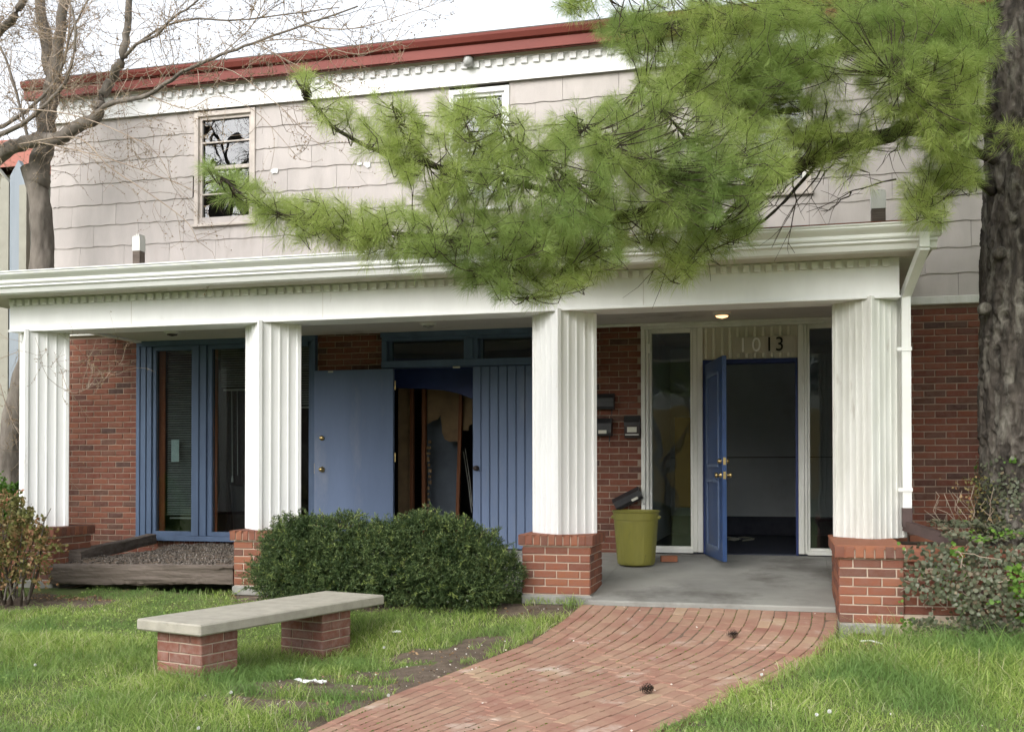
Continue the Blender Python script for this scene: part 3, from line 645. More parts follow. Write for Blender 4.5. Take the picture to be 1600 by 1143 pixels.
MB().prism([up(p, Yi-.02) for p in gp], (0, Yi-.02, 0), (1, 0, 0), (0, 0, 1), (0, 1, 0), .012).build('wall_board', M['plaster'], house)
for (xa, xb, w) in ((644, 644, .05), (663, 663, .065), (721, 714, .045)):
    p, q = at(xa, 600, Yi-.06), at(xb, 850, Yi-.06); MB().bar((p[0], Yi-.06, p[2]), (q[0], Yi-.06, q[2]), .04, w, (0, 1, 0)).build('stud', M['stud'], house)
for k in range(14):
    p = at(668+random.uniform(0, 5), 690+k*9, Yi-.03); MB().obox(p, (1, 0, 0), (0, 1, 0), (0, 0, 1), random.uniform(.02, .05), .02, random.uniform(.02, .05)).build('plaster_scrap', M['plaster'], house)
for a, b in (((727, 700), (738, 790)), ((724, 705), (737, 800))):
    p, q = at(*a, Yi+.1), at(*b, Yi+.1); MB().tube([p, (p+q)/2+[.01, 0, -.02], q], .004, 4).build('hanging_wire', M['white_old'], house)

# ---- entrance: sidelights, header, open door
WO = M['white_old']
ef = MB()
ef.box(.745, 2.86, W-.055, W+.1, 2.035, 2.088, b=.004)
for a, b, f in ((.747, .79, -.05), (.792, .825, -.03), (.827, .853, .0), (1.257, 1.285, .0), (1.287, 1.33, -.03), (1.332, 1.387, -.05), (2.342, 2.40, -.05), (2.402, 2.43, -.03), (2.432, 2.457, .0), (2.79, 2.86, -.04)):
    ef.box(a, b, W+f, W+.1, -.295, 2.034, b=.004)
for a, b in ((.854, 1.256), (2.458, 2.789)): ef.box(a, b, W-.0, W+.1, 1.995, 2.034).box(a, b, W-.0, W+.1, -.295, -.24).box(a-.03, b+.03, W-.045, W-.001, -.305, -.262, b=.003)
ent = ef.build('entrance_frame', WO, house)
for a, b in ((.855, 1.255), (2.459, 2.788)): box('sidelight_pane', M['glass'], ent, a, b, W+.05, W+.055, -.239, 1.994)
box('alarm_box', WO, ent, .80, .845, W-.06, W-.032, 1.78, 1.88, b=.004)
hp = box('header_panel', M['cream'], ent, 1.388, 2.341, W-.005, W+.08, 1.70, 2.034)
for x in (1.42, 1.50, 1.585, 1.665, 1.745, 1.83, 1.915, 2.0, 2.085, 2.17, 2.25): box('batten', M['cream2'], ent, x-.014, x+.014, W-.036, W-.006, 1.702+random.uniform(0, .01), 2.03, b=.003)
box('number_board', M['numboard'], ent, 1.73, 2.30, W-.0395, W-.0365, 1.755, 1.925)
def digit(ch, cx, z0, h, mt, th):
    cu = bpy.data.curves.new('digit', 'FONT'); cu.body = ch; cu.size = 1; cu.extrude = .5; ob = bpy.data.objects.new('digit', cu); C.objects.link(ob)
    bpy.context.view_layer.update(); dg = bpy.context.evaluated_depsgraph_get(); me = bpy.data.meshes.new_from_object(ob.evaluated_get(dg)); bpy.data.objects.remove(ob)
    co = np.empty(len(me.vertices)*3); me.vertices.foreach_get('co', co); co = co.reshape(-1, 3); lo, hi = co.min(0), co.max(0); s = h/(hi[1]-lo[1])
    V = np.stack([(co[:, 0]-(lo[0]+hi[0])/2)*s*.95+cx, W-.040-th/2-(co[:, 2])*th, (co[:, 1]-lo[1])*s+z0], -1)
    me.vertices.foreach_set('co', V.ravel().astype(np.float32)); me.materials.clear(); me.materials.append(mt); me.name = 'house_number'
    for p in me.polygons: p.material_index = 0
    return link('house_number', me, house)
zb = at(1200, 549, W)[2]
for ch, px, mt in (('1', 1161, M['ghost']), ('0', 1182, M['ghost']), ('1', 1202, M['digit']), ('3', 1218, M['digit'])): digit(ch, at(px, 540, W)[0], zb, .142, mt, .012)
# blue jambs, open door
BD = M['blue_deep']
dj = MB().box(1.388, 1.412, W-.03, W+.12, -.31, 1.697).box(2.317, 2.341, W-.03, W+.12, -.31, 1.697).box(1.413, 2.316, W-.03, W+.12, 1.655, 1.697).build('door_jamb', BD, house)
hx, hy = 1.425, W-.03; ex, ey = 1.655, 1.33; dv = np.array([ex-hx, ey-hy, 0]); dl = np.linalg.norm(dv); dv /= dl; dn = np.array([-dv[1], dv[0], 0])   # dn points to +x side
cc = np.array([(hx+ex)/2, (hy+ey)/2, .665]); Z3 = np.array([0, 0, 1.])
dmb = MB().obox(cc, dv, dn, Z3, dl, .042, 1.96, .003); door = dmb.build('door', M['door_blue'], house)
for s in (-1, 1):
    for (z0_, z1_) in ((-.2, .45), (.6, 1.5)):
        mb = MB(); c0 = cc+dn*(.021*s)
        for zz in (z0_, z1_): mb.obox(np.array([*(c0[:2]), zz])+dn*.005*s, dv, dn, Z3, dl*.62, .012, .03)
        for e in (-1, 1): mb.obox(np.array([*(c0[:2]), (z0_+z1_)/2])+dv*(dl*.31*e)+dn*.005*s, dv, dn, Z3, .03, .0125, z1_-z0_)
        mb.build('panel_molding', M['blue'], door)
for zk, r in ((at(1130, 720, 1.35)[2], .022), (at(1130, 742, 1.35)[2], .028)):
    for s in (-1, 1):
        p = cc+dv*(dl/2-.065); p = np.array([p[0], p[1], zk])+dn*(.021*s)
        prof = [(0, .062), (r*.8, .058), (r, .045), (r*.75, .03), (.01, .018), (r*1.05, .008), (r*1.05, 0)] if r > .025 else [(0, .035), (r*.8, .033), (r, .02), (r, .0)]
        MB().lathe(p, prof, 14, dn*s).build('knob' if r > .025 else 'deadbolt', M['brass'], door, True)
    q = cc+dv*(dl/2+.0015); MB().obox((q[0], q[1], zk), dv, dn, Z3, .002, .026, .07).build('latch_plate', M['brass'], door)
MB().obox(cc+dn*.022+np.array([0, 0, -.93]), dv, dn, Z3, dl*.8, .004, .03).build('door_sweep', M['white_old'], door)
# entrance room
er = MB().box(.7, 3.4, 5.6, 5.65, -.35, 2.3).box(.65, .7, W+.21, 5.6, -.35, 2.3).box(3.4, 3.45, W+.21, 5.6, -.35, 2.3).box(.7, 3.4, W+.21, 5.6, 2.2, 2.25).build('entry_room', M['entry_wall'], house)
box('entry_floor', M['entry_floor'], er, .7, 3.4, W+.0, 5.6, -.36, -.305); box('baseboard', M['entry_floor'], er, .7, 3.4, 5.57, 5.6, -.305, -.06)
box('wall_rail', M['dark_room'], er, .7, 3.4, 5.58, 5.6, .72, .73)
box('partition', M['ochre'], er, .9, 1.22, 4.2, 4.25, .1, 1.2)
lp = at(1156, 823, 4.2)
mb = MB()
for k in range(5): mb.obox((lp[0]+random.uniform(-.1, .12), 4.2+random.uniform(-.1, .1), -.285+.006*k), (math.cos(k), math.sin(k), .15), (-math.sin(k), math.cos(k), .1), (0, 0, 1), .14, .1, .004)
tag(mb.build('crumpled_paper', M['label']), 'crumpled white paper lying on the dark floor inside the open entrance', 'paper')

# ------------------------------------------------------------------ porch: piers, columns, beam, gutter
porch = empty('porch', (-1, .3, -.55), 'white columned porch with dentil beam and gutter standing on red brick piers', 'porch')
def pier(x0, x1, y0=0., y1=.6, zb=-.51, sides=('f', 'r')):
    ct = -.095
    p = MB().box(x0+.008, x1-.008, y0+.008, y1-.008, zb-.15, ct).box(x0-.018, x1+.018, y0-.018, y1+.018, ct, -.012).build('brick_pier', M['pier_mortar'], porch)
    w, dpt = x1-x0, y1-y0
    L = courses((x0, y0, 0), (1, 0, 0), (0, -1, 0), w, zb, ct, phase=1)
    L += rowlock((x0-.028, y0-.028, 0), (1, 0, 0), (0, -1, 0), w+.056, ct+.003, .092)
    if 'r' in sides:
        L += [b for b in courses((x1, y0+.0, 0), (0, 1, 0), (1, 0, 0), dpt, zb, ct, D=.08)]
        L += rowlock((x1+.028, y0-.026, 0), (0, 1, 0), (1, 0, 0), dpt+.054, ct+.003, .092)
    if 'l' in sides:
        L += [b for b in courses((x0, y0, 0), (0, 1, 0), (-1, 0, 0), dpt, zb, ct, D=.08)]
        L += rowlock((x0-.028, y0-.026, 0), (0, 1, 0), (-1, 0, 0), dpt+.054, ct+.003, .092)
    lay(L, p, 'pier_brick')
    box('footing', M['concrete'], p, x0+.0, x1+.02, y0-.03, y1, zb-.09, zb-.004, b=.01)
    tops = []; k = round((w+.056)/.0677); pw = (w+.056)/k
    for i in range(k): tops.append((Vector((x0-.028+pw*(i+.5), (y0+y1)/2, .0)), Vector((1, 0, 0)), Vector((0, 0, 1)), pw-.008, dpt+.05, .03))
    lay(tops, p, 'pier_brick', joined='cap_tops')
    return p
pier(-5.38, -4.72); pier(-2.77, -2.17); pier(0, .6, sides=('f', 'r', 'l'))
def column(cx, cy=.3, hd=.283, zt=1.9385):
    root = empty('column', (cx, cy, 0), parent=porch)
    side = hd*math.sqrt(2)
    for k, (sx, sy) in enumerate(((-1, -1), (1, -1), (1, 1), (-1, 1))):
        # face whose outward normal is (sx, sy)/sqrt2
        n = np.array([sx, sy, 0])/math.sqrt(2); u = np.array([-n[1], n[0], 0]); c0 = np.array([cx, cy, 0])+n*(side/2)
        NF = 5 if cx > 2 else 4; pts = [(-side/2+.03, -.0)]; fw = (side-.06)/NF
        for i in range(NF):
            a = -side/2+.03+i*fw
            pts += [(a+.006, 0.), (a+.009, -.006)]+[(a+.009+(fw-.018)*q/4, -.006-.003*math.sin(PI*q/4)) for q in range(1, 4)]+[(a+fw-.009, -.006), (a+fw-.006, 0.)]
        pts.append((side/2-.03, 0.)); pts += [(side/2-.03, -.03), (-side/2+.03, -.03)]
        MB().prism(pts, c0, u, n, (0, 0, 1), zt).build('fluted_board', M['white'] if cx < 2 else M['white_old'], root)
    for (ax, ay) in ((0, -1), (1, 0), (0, 1), (-1, 0)):
        zc = zt+.018 if ay < 0 else zt; p = np.array([cx, cy, zc/2])+np.array([ax, ay, 0])*(hd-.018)
        MB().obox(p, np.array([1, 1, 0])/math.sqrt(2), np.array([-1, 1, 0])/math.sqrt(2), Z3, .042, .042, zc, .005).build('corner_board', M['white'] if cx < 2 else M['white_old'], root)
    box('core', M['gap'], root, cx-.13, cx+.13, cy-.13, cy+.13, .002, zt)
for cx in (-5.06, -2.52, .315, 2.89): column(cx)
# beam
bm_ = MB().box(-5.28, 3.11, .06, .40, 1.94, 2.26, b=.004).box(2.78, 3.108, .402, W-.0, 1.942, 2.26).box(-5.278, -5.2, .402, W-.0, 2.075, 2.26)
beam = bm_.build('beam', M['white'], porch)
box('beam_edge', M['white'], porch, -5.29, 3.118, .045, .058, 1.936, 1.956, b=.003)
for x in (-3.9, -1.9, 1.05): box('board_joint', M['soffit'], porch, x, x+.003, .0575, .059, 1.957, 2.19)
dm = MB().box(-.026, .026, -.036, 0, -.028, .028, b=.002).build('dentil', M['white'], beam); dm.matrix_basis = Matrix.Translation((-5.23, .058, 2.222))
x = -5.23+.0915
while x < 3.09:
    o = dm.copy(); C.objects.link(o); o.parent = beam; o.matrix_parent_inverse = dm.matrix_parent_inverse; o.matrix_basis = Matrix.Translation((x, .058, 2.222)) @ Matrix.Rotation(random.uniform(-.03, .03), 4, 'Y'); x += .0915
box('soffit', M['soffit'], porch, -5.72, 3.33, -.27, .058, 2.262, 2.275); box('soffit', M['soffit'], porch, 3.112, 3.33, .06, W, 2.262, 2.275); box('soffit', M['soffit'], porch, -5.72, -5.29, .06, W, 2.262, 2.275)
cr = [(.055, 2.252), (.03, 2.261), (-.0, 2.2605), (.055, 2.2608)]
MB().prism([(-.24, 2.255), (-.28, 2.262), (-.30, 2.30), (-.325, 2.315), (-.325, 2.335), (-.22, 2.335), (-.22, 2.255)], (-5.74, 0, 0), (0, 1, 0), (0, 0, 1), (1, 0, 0), 9.09).build('crown', M['white'], porch)
box('dentil_rail', M['white'], porch, -5.28, 3.11, .046, .0585, 2.252, 2.2615)
gp_ = [(-.30, 2.337), (-.335, 2.337), (-.345, 2.35), (-.345, 2.375), (-.385, 2.405), (-.40, 2.42), (-.40, 2.432), (-.412, 2.438), (-.412, 2.448), (-.39, 2.448), (-.39, 2.43), (-.37, 2.40), (-.33, 2.37), (-.33, 2.36), (-.30, 2.36)]
MB().prism(gp_, (-5.78, 0, 0), (0, 1, 0), (0, 0, 1), (1, 0, 0), 9.15).build('gutter', M['gutter'], porch)
box('gutter_end', M['gutter'], porch, 3.37, 3.374, -.41, -.30, 2.34, 2.448)
box('fascia', M['white'], porch, -5.74, 3.33, -.29, -.27, 2.337, 2.44); box('fascia', M['white'], porch, 3.31, 3.33, -.268, W, 2.277, 2.44)
MB().prism([(-.34, 2.445), (-.34, 2.457), (W, 2.80), (W, 2.445)], (-5.74, 0, 0), (0, 1, 0), (0, 0, 1), (1, 0, 0), 9.07).build('porch_roof', M['roof'], porch)
box('rusty_drip_edge', M['rust'], porch, .9, 3.2, -.36, -.342, 2.446, 2.47)
pc = box('porch_ceiling', M['ceiling'], porch, -5.199, 2.80, .402, W-.057, 2.092, 2.10)
box('ceiling_trim', M['white_old'], porch, .2, 2.78, W-.1, W-.0575, 2.065, 2.091, b=.003)
# downspout
def pipe(name, pts, w, h, m, par):
    mb = MB()
    for i in range(len(pts)-1):
        p, q = np.array(pts[i]), np.array(pts[i+1]); dd = (q-p)/np.linalg.norm(q-p); mb.bar(p-dd*.008, q+dd*.008, w, h, (0, 1, .01) if abs(dd[2]) > .9 else (0, 0, 1))
    return mb.build(name, m, par)
ds = pipe('downspout', [(3.25, -.34, 2.34), (3.25, -.34, 2.26), (3.17, .2, 1.98), (3.17, .2, .245)], .07, .075, M['gutter'], porch)
for z in (1.52, .38): box('strap', M['gutter'], ds, 3.10, 3.211, .155, .162, z, z+.03)
pipe('downspout_outlet', [(3.17, .2, .24), (3.17, .2, .10), (3.48, -.12, -.0)], .075, .08, M['brown_pipe'], porch)

# things on and about the porch
def stub(px, pyt, label, w=.085):
    t = at(px, pyt, 1.2); o = box('post_stub', M['timber'], None, t[0]-w/2, t[0]+w/2, 1.15, 1.25, 2.64, t[2]-.16)
    r = empty('post_stub', (t[0], 1.2, 2.64), label, 'post', 'cut-off posts on the porch roof'); o.name = 'bare_wood'; setp(o, r)
    mb = MB().box(t[0]-w/2-.004, t[0]+w/2+.004, 1.146, 1.254, t[2]-.16, t[2]-.01)
    for k in range(4): mb.box(t[0]-w/2+k*w/4, t[0]-w/2+(k+.8)*w/4, 1.147, 1.252, t[2]-.011, t[2]+random.uniform(-.005, .045))
    mb.build('painted_end', M['white_old'], r)
stub(217, 370, 'cut-off wooden post with flaking white tip above the left end of the porch gutter')
stub(1372, 300, 'cut-off wooden post with ragged white tip above the right end of the porch gutter', .12)
def ceiling_light(px, py, label, m):
    p = at(px, py, Z=2.09); r = empty('ceiling_light', (p[0], p[1], 2.092), label, 'light', 'lights in the porch ceiling')
    MB().lathe((p[0], p[1], 2.0915), [(.09, 0), (.09, -.012), (.065, -.018), (.065, -.03)], 20).build('base', M['white_old'], r)
    MB().lathe((p[0], p[1], 2.0915), [(.06, -.02), (.055, -.04), (.0, -.055)], 20).build('lamp', m, r, True)
ceiling_light(1128, 489, 'glowing orange ceiling light above the open entrance', M['lamp_on'])
ceiling_light(669, 505, 'unlit white ceiling light above the blue double door', M['lampglass'])
ceiling_light(269, 518, 'unlit dark ceiling light above the left blue window', M['brown_metal'])
lp = at(733, 98, W-.1); r = empty('wall_lamp', (lp[0], W-.1, lp[2]), 'small glass jar lamp mounted on the white frieze under the red eave', 'lamp')
MB().lathe((lp[0], W-.13, lp[2]+.05), [(0, .03), (.055, .028), (.06, 0), (.056, -.01)], 16).build('cap', M['brown_metal'], r)
MB().lathe((lp[0], W-.13, lp[2]+.04), [(.05, 0), (.055, -.04), (.05, -.085), (0, -.095)], 16).build('jar', M['lampglass'], r, True)
MB().tube([(lp[0], W-.05, lp[2]+.07), (lp[0], W-.13, lp[2]+.085)], .008, 6).build('bracket', M['brown_metal'], r)
# mailboxes
def mailbox(x0, x1, z0, z1, label, prof='h', tilt=0, d=.1):
    cx, cz = (x0+x1)/2, (z0+z1)/2; r = empty('mailbox', (cx, W-.005, cz), label, 'mailbox', 'mailboxes on the brick wall')
    w, h = x1-x0, z1-z0; k = random.random()
    body = MB().prism([(0, -h/2), (-d*.75, -h/2), (-d, -h/2+.03), (-d, h*.22), (-d*.55, h/2), (0, h/2)], (-w/2, 0, 0), (0, 1, 0), (0, 0, 1), (1, 0, 0), w).build('body', M['black'] if prof != 'v' else M['brown_metal'])
    lid = MB().prism([(0, h/2+.004), (-d*.55, h/2+.004), (-d-.006, h*.22), (-d-.006, h*.1), (-d-.001, h*.1), (-d-.001, h*.22), (-d*.55, h/2)], (-w/2-.004, 0, 0), (0, 1, 0), (0, 0, 1), (1, 0, 0), w+.008).build('lid', M['black'])
    parts = [body, lid]
    if prof == 'v': parts += [MB().box(-.05, .05, -d-.009, -d-.0061, -.055, .0).build('name_card', M['label']), MB().box(-w/2+.01, w/2-.01, -d-.009, -d-.0011, -h/2+.03, -h/2+.04).build('rim', M['white_old'])]
    else:
        parts.append(MB().box(w*.12, w*.36, -d-.004, -d-.0005, -h*.38, -h*.18).build('sticker', M['label'])) if prof == 's' else None
        parts.append(MB().tube([(w*.42, -.03, -h/2), (w*.42, -.03, -h/2-.05), (w*.42, -.06, -h/2-.06)], .006, 5).build('paper_hook', M['black']))
    for p in parts:
        p.matrix_basis = Matrix.Translation((cx, W-.006, cz)) @ Matrix.Rotation(-tilt, 4, 'Y'); setp(p, r)
    return r
mailbox(.10, .465, 1.20, 1.36, 'upper black wide mailbox on the brick wall beside the middle column')
mailbox(.08, .44, .92, 1.10, 'lower black wide mailbox with a small white sticker, beside the middle column', 's')
mailbox(.574, .736, .893, 1.124, 'narrow upright brown mailbox with a pale name card, next to the white sidelight', 'v', d=.07)
mailbox(.46, .76, .19, .32, 'black mailbox hanging crooked on the bricks just above the olive bin', 's', tilt=math.radians(27), d=.13)
# olive bin
bc = (.78, 1.55); bz0 = SLAB(1.55)+.002
tr = empty('trash_can', (*bc, bz0), 'olive green plastic trash can standing on the porch below the crooked mailbox', 'trash can')
def can_ring(rad, z, n=48, rib=0.):
    return [(bc[0]+(rad+rib*(1 if (k % 8) < 5 else 0))*math.cos(2*PI*k/n), bc[1]+(rad+rib*(1 if (k % 8) < 5 else 0))*math.sin(2*PI*k/n), bz0+z) for k in range(n)]
rings = [(.165, 0, 0), (.178, .01, 0), (.181, .035, .005), (.212, .43, .005), (.213, .445, 0), (.224, .447, 0), (.227, .515, 0), (.236, .52, 0), (.238, .535, 0), (.228, .537, 0), (.222, .525, 0), (.205, .3, 0), (.17, .02, 0), (.0, .018, 0)]
vs = []; n = 48
for r_, z_, rb in rings: vs += can_ring(r_, z_, n, rb)
MB().add(vs, [(i*n+k, i*n+(k+1) % n, (i+1)*n+(k+1) % n, (i+1)*n+k) for i in range(len(rings)-1) for k in range(n)]+[tuple(range(n))]).build('bin_body', M['olive'], tr)
for s in (-1, 1):
    MB().obox((bc[0]+s*.225, bc[1], bz0+.47), (1, 0, 0), (0, 1, 0), Z3, .035, .1, .03, .006).build('handle', M['olive'], tr)
lb = link('loose_brick', brick_mesh(1, 'pier_brick'), None, bframe(Vector((1.08, 1.76, SLAB(1.76)+.062)), Vector((.97, .25, 0)).normalized(), Vector((0, 0, 1)), .16, .09, .06))
tag(lb, 'single red brick lying on the porch floor just right of the olive bin', 'brick')

# ------------------------------------------------------------------ planter wall at the right
plw = empty('planter_wall', (3.0, -.3, -.6), 'low red brick planter wall with cap bricks under the right column, half covered by ivy', 'wall')
pw_ = MB().box(2.605, 3.05, -.692, .60, -.75, -.10).box(2.585, 3.07, -.712, .62, -.0995, -.02).box(3.051, 6.5, -.66, -.45, -.75, -.12).box(3.071, 6.5, -.68, -.43, -.119, -.03).build('wall_core', M['pier_mortar'], plw)
L = courses((2.597, -.70, 0), (1, 0, 0), (0, -1, 0), .46, -.5777, -.10, phase=1, jit=.003)
L += rowlock((2.57, -.728, 0), (1, 0, 0), (0, -1, 0), .49, -.098, .094)
L += courses((2.597, -.70, 0), (0, 1, 0), (-1, 0, 0), 1.3, -.5777, -.10, D=.08); L += rowlock((2.57, -.728, 0), (0, 1, 0), (-1, 0, 0), 1.35, -.098, .094)
lay(L, pw_, 'pier_brick')
L2 = rowlock((3.07, -.70, 0), (1, 0, 0), (0, -1, 0), .82, -.12, .115, pitch=.137); lay(L2, pw_, 'pier_brick')
lay(courses((3.05, -.668, 0), (1, 0, 0), (0, -1, 0), 3.4, -.51, -.12)+rowlock((3.9, -.70, 0), (1, 0, 0), (0, -1, 0), 2.6, -.12, .115, pitch=.137), pw_, 'wall_brick_i', joined='brick_field')
tops = [(Vector((2.57+.49/2, -.728+.0677*(i+.5), .0)), Vector((0, 1, 0)), Vector((0, 0, 1)), .061, .485, .03) for i in range(20)]
tops += [(Vector((3.12+.11*i, -.57, -.01)), Vector((1, 0, 0)), Vector((0, 0, 1)), .10, .26, .03) for i in range(30)]
tops += [(Vector((3.12+.21*i, .66, .0)), Vector((1, 0, 0)), Vector((0, 0, 1)), .19, .09, .05) for i in range(2)]
lay(tops, pw_, 'pier_brick', joined='cap_tops')
box('footing', M['concrete'], plw, 2.60, 2.98, -.715, -.4, -.72, -.58, b=.012)
o = box('planter_soil', M['soil'], None, 3.06, 6.5, -.45, W, -.6, -.08); o['kind'] = 'structure'
box('soil_edge', M['soil'], plw, 3.052, 3.06, -.2, .6, -.5, -.03)

# ------------------------------------------------------------------ landscape timbers
def timber(p, q, w, h, label):
    p, q = np.array(p, float), np.array(q, float); a = q-p; L = np.linalg.norm(a); a /= L; b = np.cross((0, 0, 1), a); b /= np.linalg.norm(b); c = np.cross(a, b)
    N = 110; K = 36; V = []
    for i in range(N+1):
        for k in range(K):
            an = 2*PI*(k+.5)/K; cx_, cz_ = math.cos(an), math.sin(an); s = 1/(abs(cx_)**9+abs(cz_)**9)**(1/9)
            V.append(p+a*(L*i/N)+b*(cx_*s*w/2)+c*(cz_*s*h/2))
    V = np.array(V); PQ = V.copy(); loc = np.stack([(V-p)@a*.7, (V-p)@b*9, (V-p)@c*9], -1); nz = vnoise(loc, 3., 21)-.5+.6*(vnoise(loc, 8, 22)-.5)
    ctr = p+np.outer((V-p)@a, a); dr = V-ctr; nz = nz+.5*(vnoise(loc*[2.5, 1, 1], 20, 23)-.5); V = ctr+dr*(1+nz[:, None]*.2)
    F = [(i*K+k, i*K+(k+1) % K, (i+1)*K+(k+1) % K, (i+1)*K+k) for i in range(N) for k in range(K)]+[tuple(range(K)), tuple(N*K+k for k in range(K))]
    tag(MB().add(V, F).build('landscape_timber', M['timber'], None), label, 'timber')
timber((-4.62, -.12, -.435), (-2.79, .09, -.42), .16, .18, 'thick weathered timber lying along the front of the gravel bed between two piers')
timber((-4.66, .25, -.30), (-5.0, 2.1, -.245), .13, .12, 'thinner grey timber running back to the wall at the left end of the gravel bed')

# ------------------------------------------------------------------ bench
bcx, bcy = -1.424, -1.878; bl_ = np.array([.2815, .9596, 0]); bl_ /= np.linalg.norm(bl_); bw_ = np.array([-bl_[1], bl_[0], 0])
bench = empty('garden_bench', (bcx, bcy, -.7), 'concrete slab bench on two brick legs standing in the lawn', 'bench')
sl_ = MB().obox((bcx, bcy, -.43-.0375), bl_, bw_, Z3, 1.92, .60, .075, .01).build('seat', M['benchtop'], bench)
for k, al in enumerate((-.70, .49)):
    c = np.array([bcx, bcy, 0])+bl_*al; LW, LL, zt = .42, .33, -.507
    lg = MB().obox((c[0], c[1], -.72), bl_, bw_, Z3, LL-.016, LW-.016, .425).build('leg', M['pier_mortar'], bench)
    B = []
    for s in (1, -1):
        # faces looking along -bl (short side) and along -bw (long side)
        n1 = -bl_*s; o1 = c+n1*LL/2-bw_*LW/2*(1); u1 = bw_
        B += courses((o1[0], o1[1], 0), tuple(u1), tuple(n1), LW, -.92, -.507, pitch=.0677, phase=0)
        n2 = -bw_*s; o2 = c+n2*LW/2-bl_*LL/2; B += courses((o2[0], o2[1], 0), tuple(bl_), tuple(n2), LL, -.92, -.507, phase=1)
    B = [(b[0], b[1], b[2], b[3], b[4], .06) for b in B]
    lay(B, lg, 'bench_brick')

# ------------------------------------------------------------------ neighbours at the far left, and across the street
nb = empty('grey_outbuilding', (-9, 4, -.55), 'blue-grey vertically panelled building beyond the left end of the house', 'building')
def nx(px, Y): return at(px, 400, Y)[0]
Yn = 4.0
for k, (a, b, c, m, zt) in enumerate(((-60, -22, -40, 'siding_beige', 255), (-21, 14, -5, 'siding_beige', 262), (15, 42, 28, 'siding_grey', 250), )):
    xa, xb, xc = nx(a, Yn), nx(b, Yn), nx(c, Yn); zt_ = at(c, zt, Yn)[2]; zs = at(c, zt+24, Yn)[2]
    MB().prism([(xa, -.6), (xb-.01, -.6), (xb-.01, zs), (xc, zt_), (xa, zs)], (0, Yn, 0), (1, 0, 0), (0, 0, 1), (0, 1, 0), .08).build('panel', M[m], nb)
xb = nx(43, Yn)
MB().box(xb-.12, xb, Yn-.03, Yn+.05, -.6, at(30, 290, Yn)[2]).build('corner_board', M['siding_beige'], nb)
for k in range(3): MB().box(xb+.01, xb+.04, Yn+.2+k*1.3, Yn+1.4+k*1.3, -.6, 4.5).build('panel', M['siding_grey'], nb)
rh = empty('red_roofed_house', (-16, 12, -.6), 'house with an orange-red tiled roof seen behind the bare tree at the left edge', 'house')
zr = at(20, 140, 9.)[2]; zl = at(20, 260, 9.)[2]; xr = at(44, 200, 9.)[0]
MB().add([(xr, 9, zl), (xr-14, 9, zl), (xr-14, 15, zr+1.2), (xr-1.5, 15, zr+1.2), (xr, 21, zl), (xr-14, 21, zl)], [(0, 1, 2, 3), (0, 3, 4), (4, 3, 2, 5), (1, 5, 2)]).build('roof', M['tile'], rh)
box('wall', M['siding_beige'], rh, xr-13.5, xr-.4, 9.5, 20.5, -.6, zl)
op = empty('ochre_building', (4, -34, -.9), 'ochre building with white cornice and gridded windows across the street', 'building')
box('wall', M['ochre'], op, -12, 22, -36, -34, -1, 3.1); box('upper_wall', M['soffit'], op, -12, 22, -36, -34.01, 3.1, 6.6); box('cornice', M['white'], op, -12.3, 22.3, -36.2, -33.6, 6.6, 7.0)
for i in range(8):
    xw = -10+i*4; w_ = box('window', M['white'], op, xw, xw+2.6, -33.99, -33.93, 3.6, 5.9)
    for a in range(4):
        for b in range(3): box('pane', M['glass_up'], w_, xw+.08+a*.63, xw+.62+a*.63, -33.925, -33.92, 3.7+b*.74, 4.36+b*.74)

# ------------------------------------------------------------------ white pine
pine = empty('pine_tree', (4.2, .62, -.08), 'white pine with thick furrowed trunk right of the porch, its green boughs sweeping left', 'tree')
def trunk_mesh(name, pts, rad, K, N, amp, mat_, parent, seed=0, vs=.35, ridge=True):
    """displaced tapering tube through pts"""
    pts = np.array(pts, float); rad = np.array(rad, float); tt = np.linspace(0, len(pts)-1, N+1)
    C_ = np.stack([np.interp(tt, range(len(pts)), pts[:, i]) for i in range(3)], -1); R_ = np.interp(tt, range(len(pts)), rad)
    an = np.linspace(0, 2*PI, K, endpoint=False); V = np.zeros((N+1, K, 3))
    for i in range(N+1):
        t = C_[min(i+1, N)]-C_[max(i-1, 0)]; t /= np.linalg.norm(t); b = np.cross(t, (0, 1, .05)); b /= np.linalg.norm(b); c = np.cross(t, b)
        V[i] = C_[i]+R_[i]*(np.cos(an)[:, None]*b+np.sin(an)[:, None]*c)
    Vf = V.reshape(-1, 3); q = Vf*[1, 1, vs*1.5]; nz = vnoise(q, 15, seed)*.65+vnoise(q, 34, seed+1)*.35
    if ridge: nz = 1-np.abs(nz*2-1)*1.6
    lump = vnoise(Vf, 2.2, seed+5)-.5
    dr = (V-C_[:, None, :]).reshape(-1, 3); dr /= np.linalg.norm(dr, axis=1, keepdims=True)
    Vf = Vf+dr*(nz[:, None]-.5)*amp+dr*lump[:, None]*amp*2
    idx = np.arange((N+1)*K).reshape(N+1, K); F = np.stack([idx[:-1], np.roll(idx[:-1], -1, 1), np.roll(idx[1:], -1, 1), idx[1:]], -1).reshape(-1, 4)
    return link(name, fast_mesh(name, Vf, F, mat_, True), parent)
trunk_mesh('trunk', [(4.2, .62, -.2), (4.2, .62, .1), (4.19, .62, .5), (4.2, .63, 1.3), (4.19, .63, 2.2), (4.2, .64, 3.4), (4.27, .66, 4.6), (4.33, .68, 6), (4.36, .7, 9), (4.4, .7, 13)], [.42, .40, .37, .355, .36, .345, .31, .29, .23, .14], 190, 800, .055, M['pine_bark'], pine, 3)
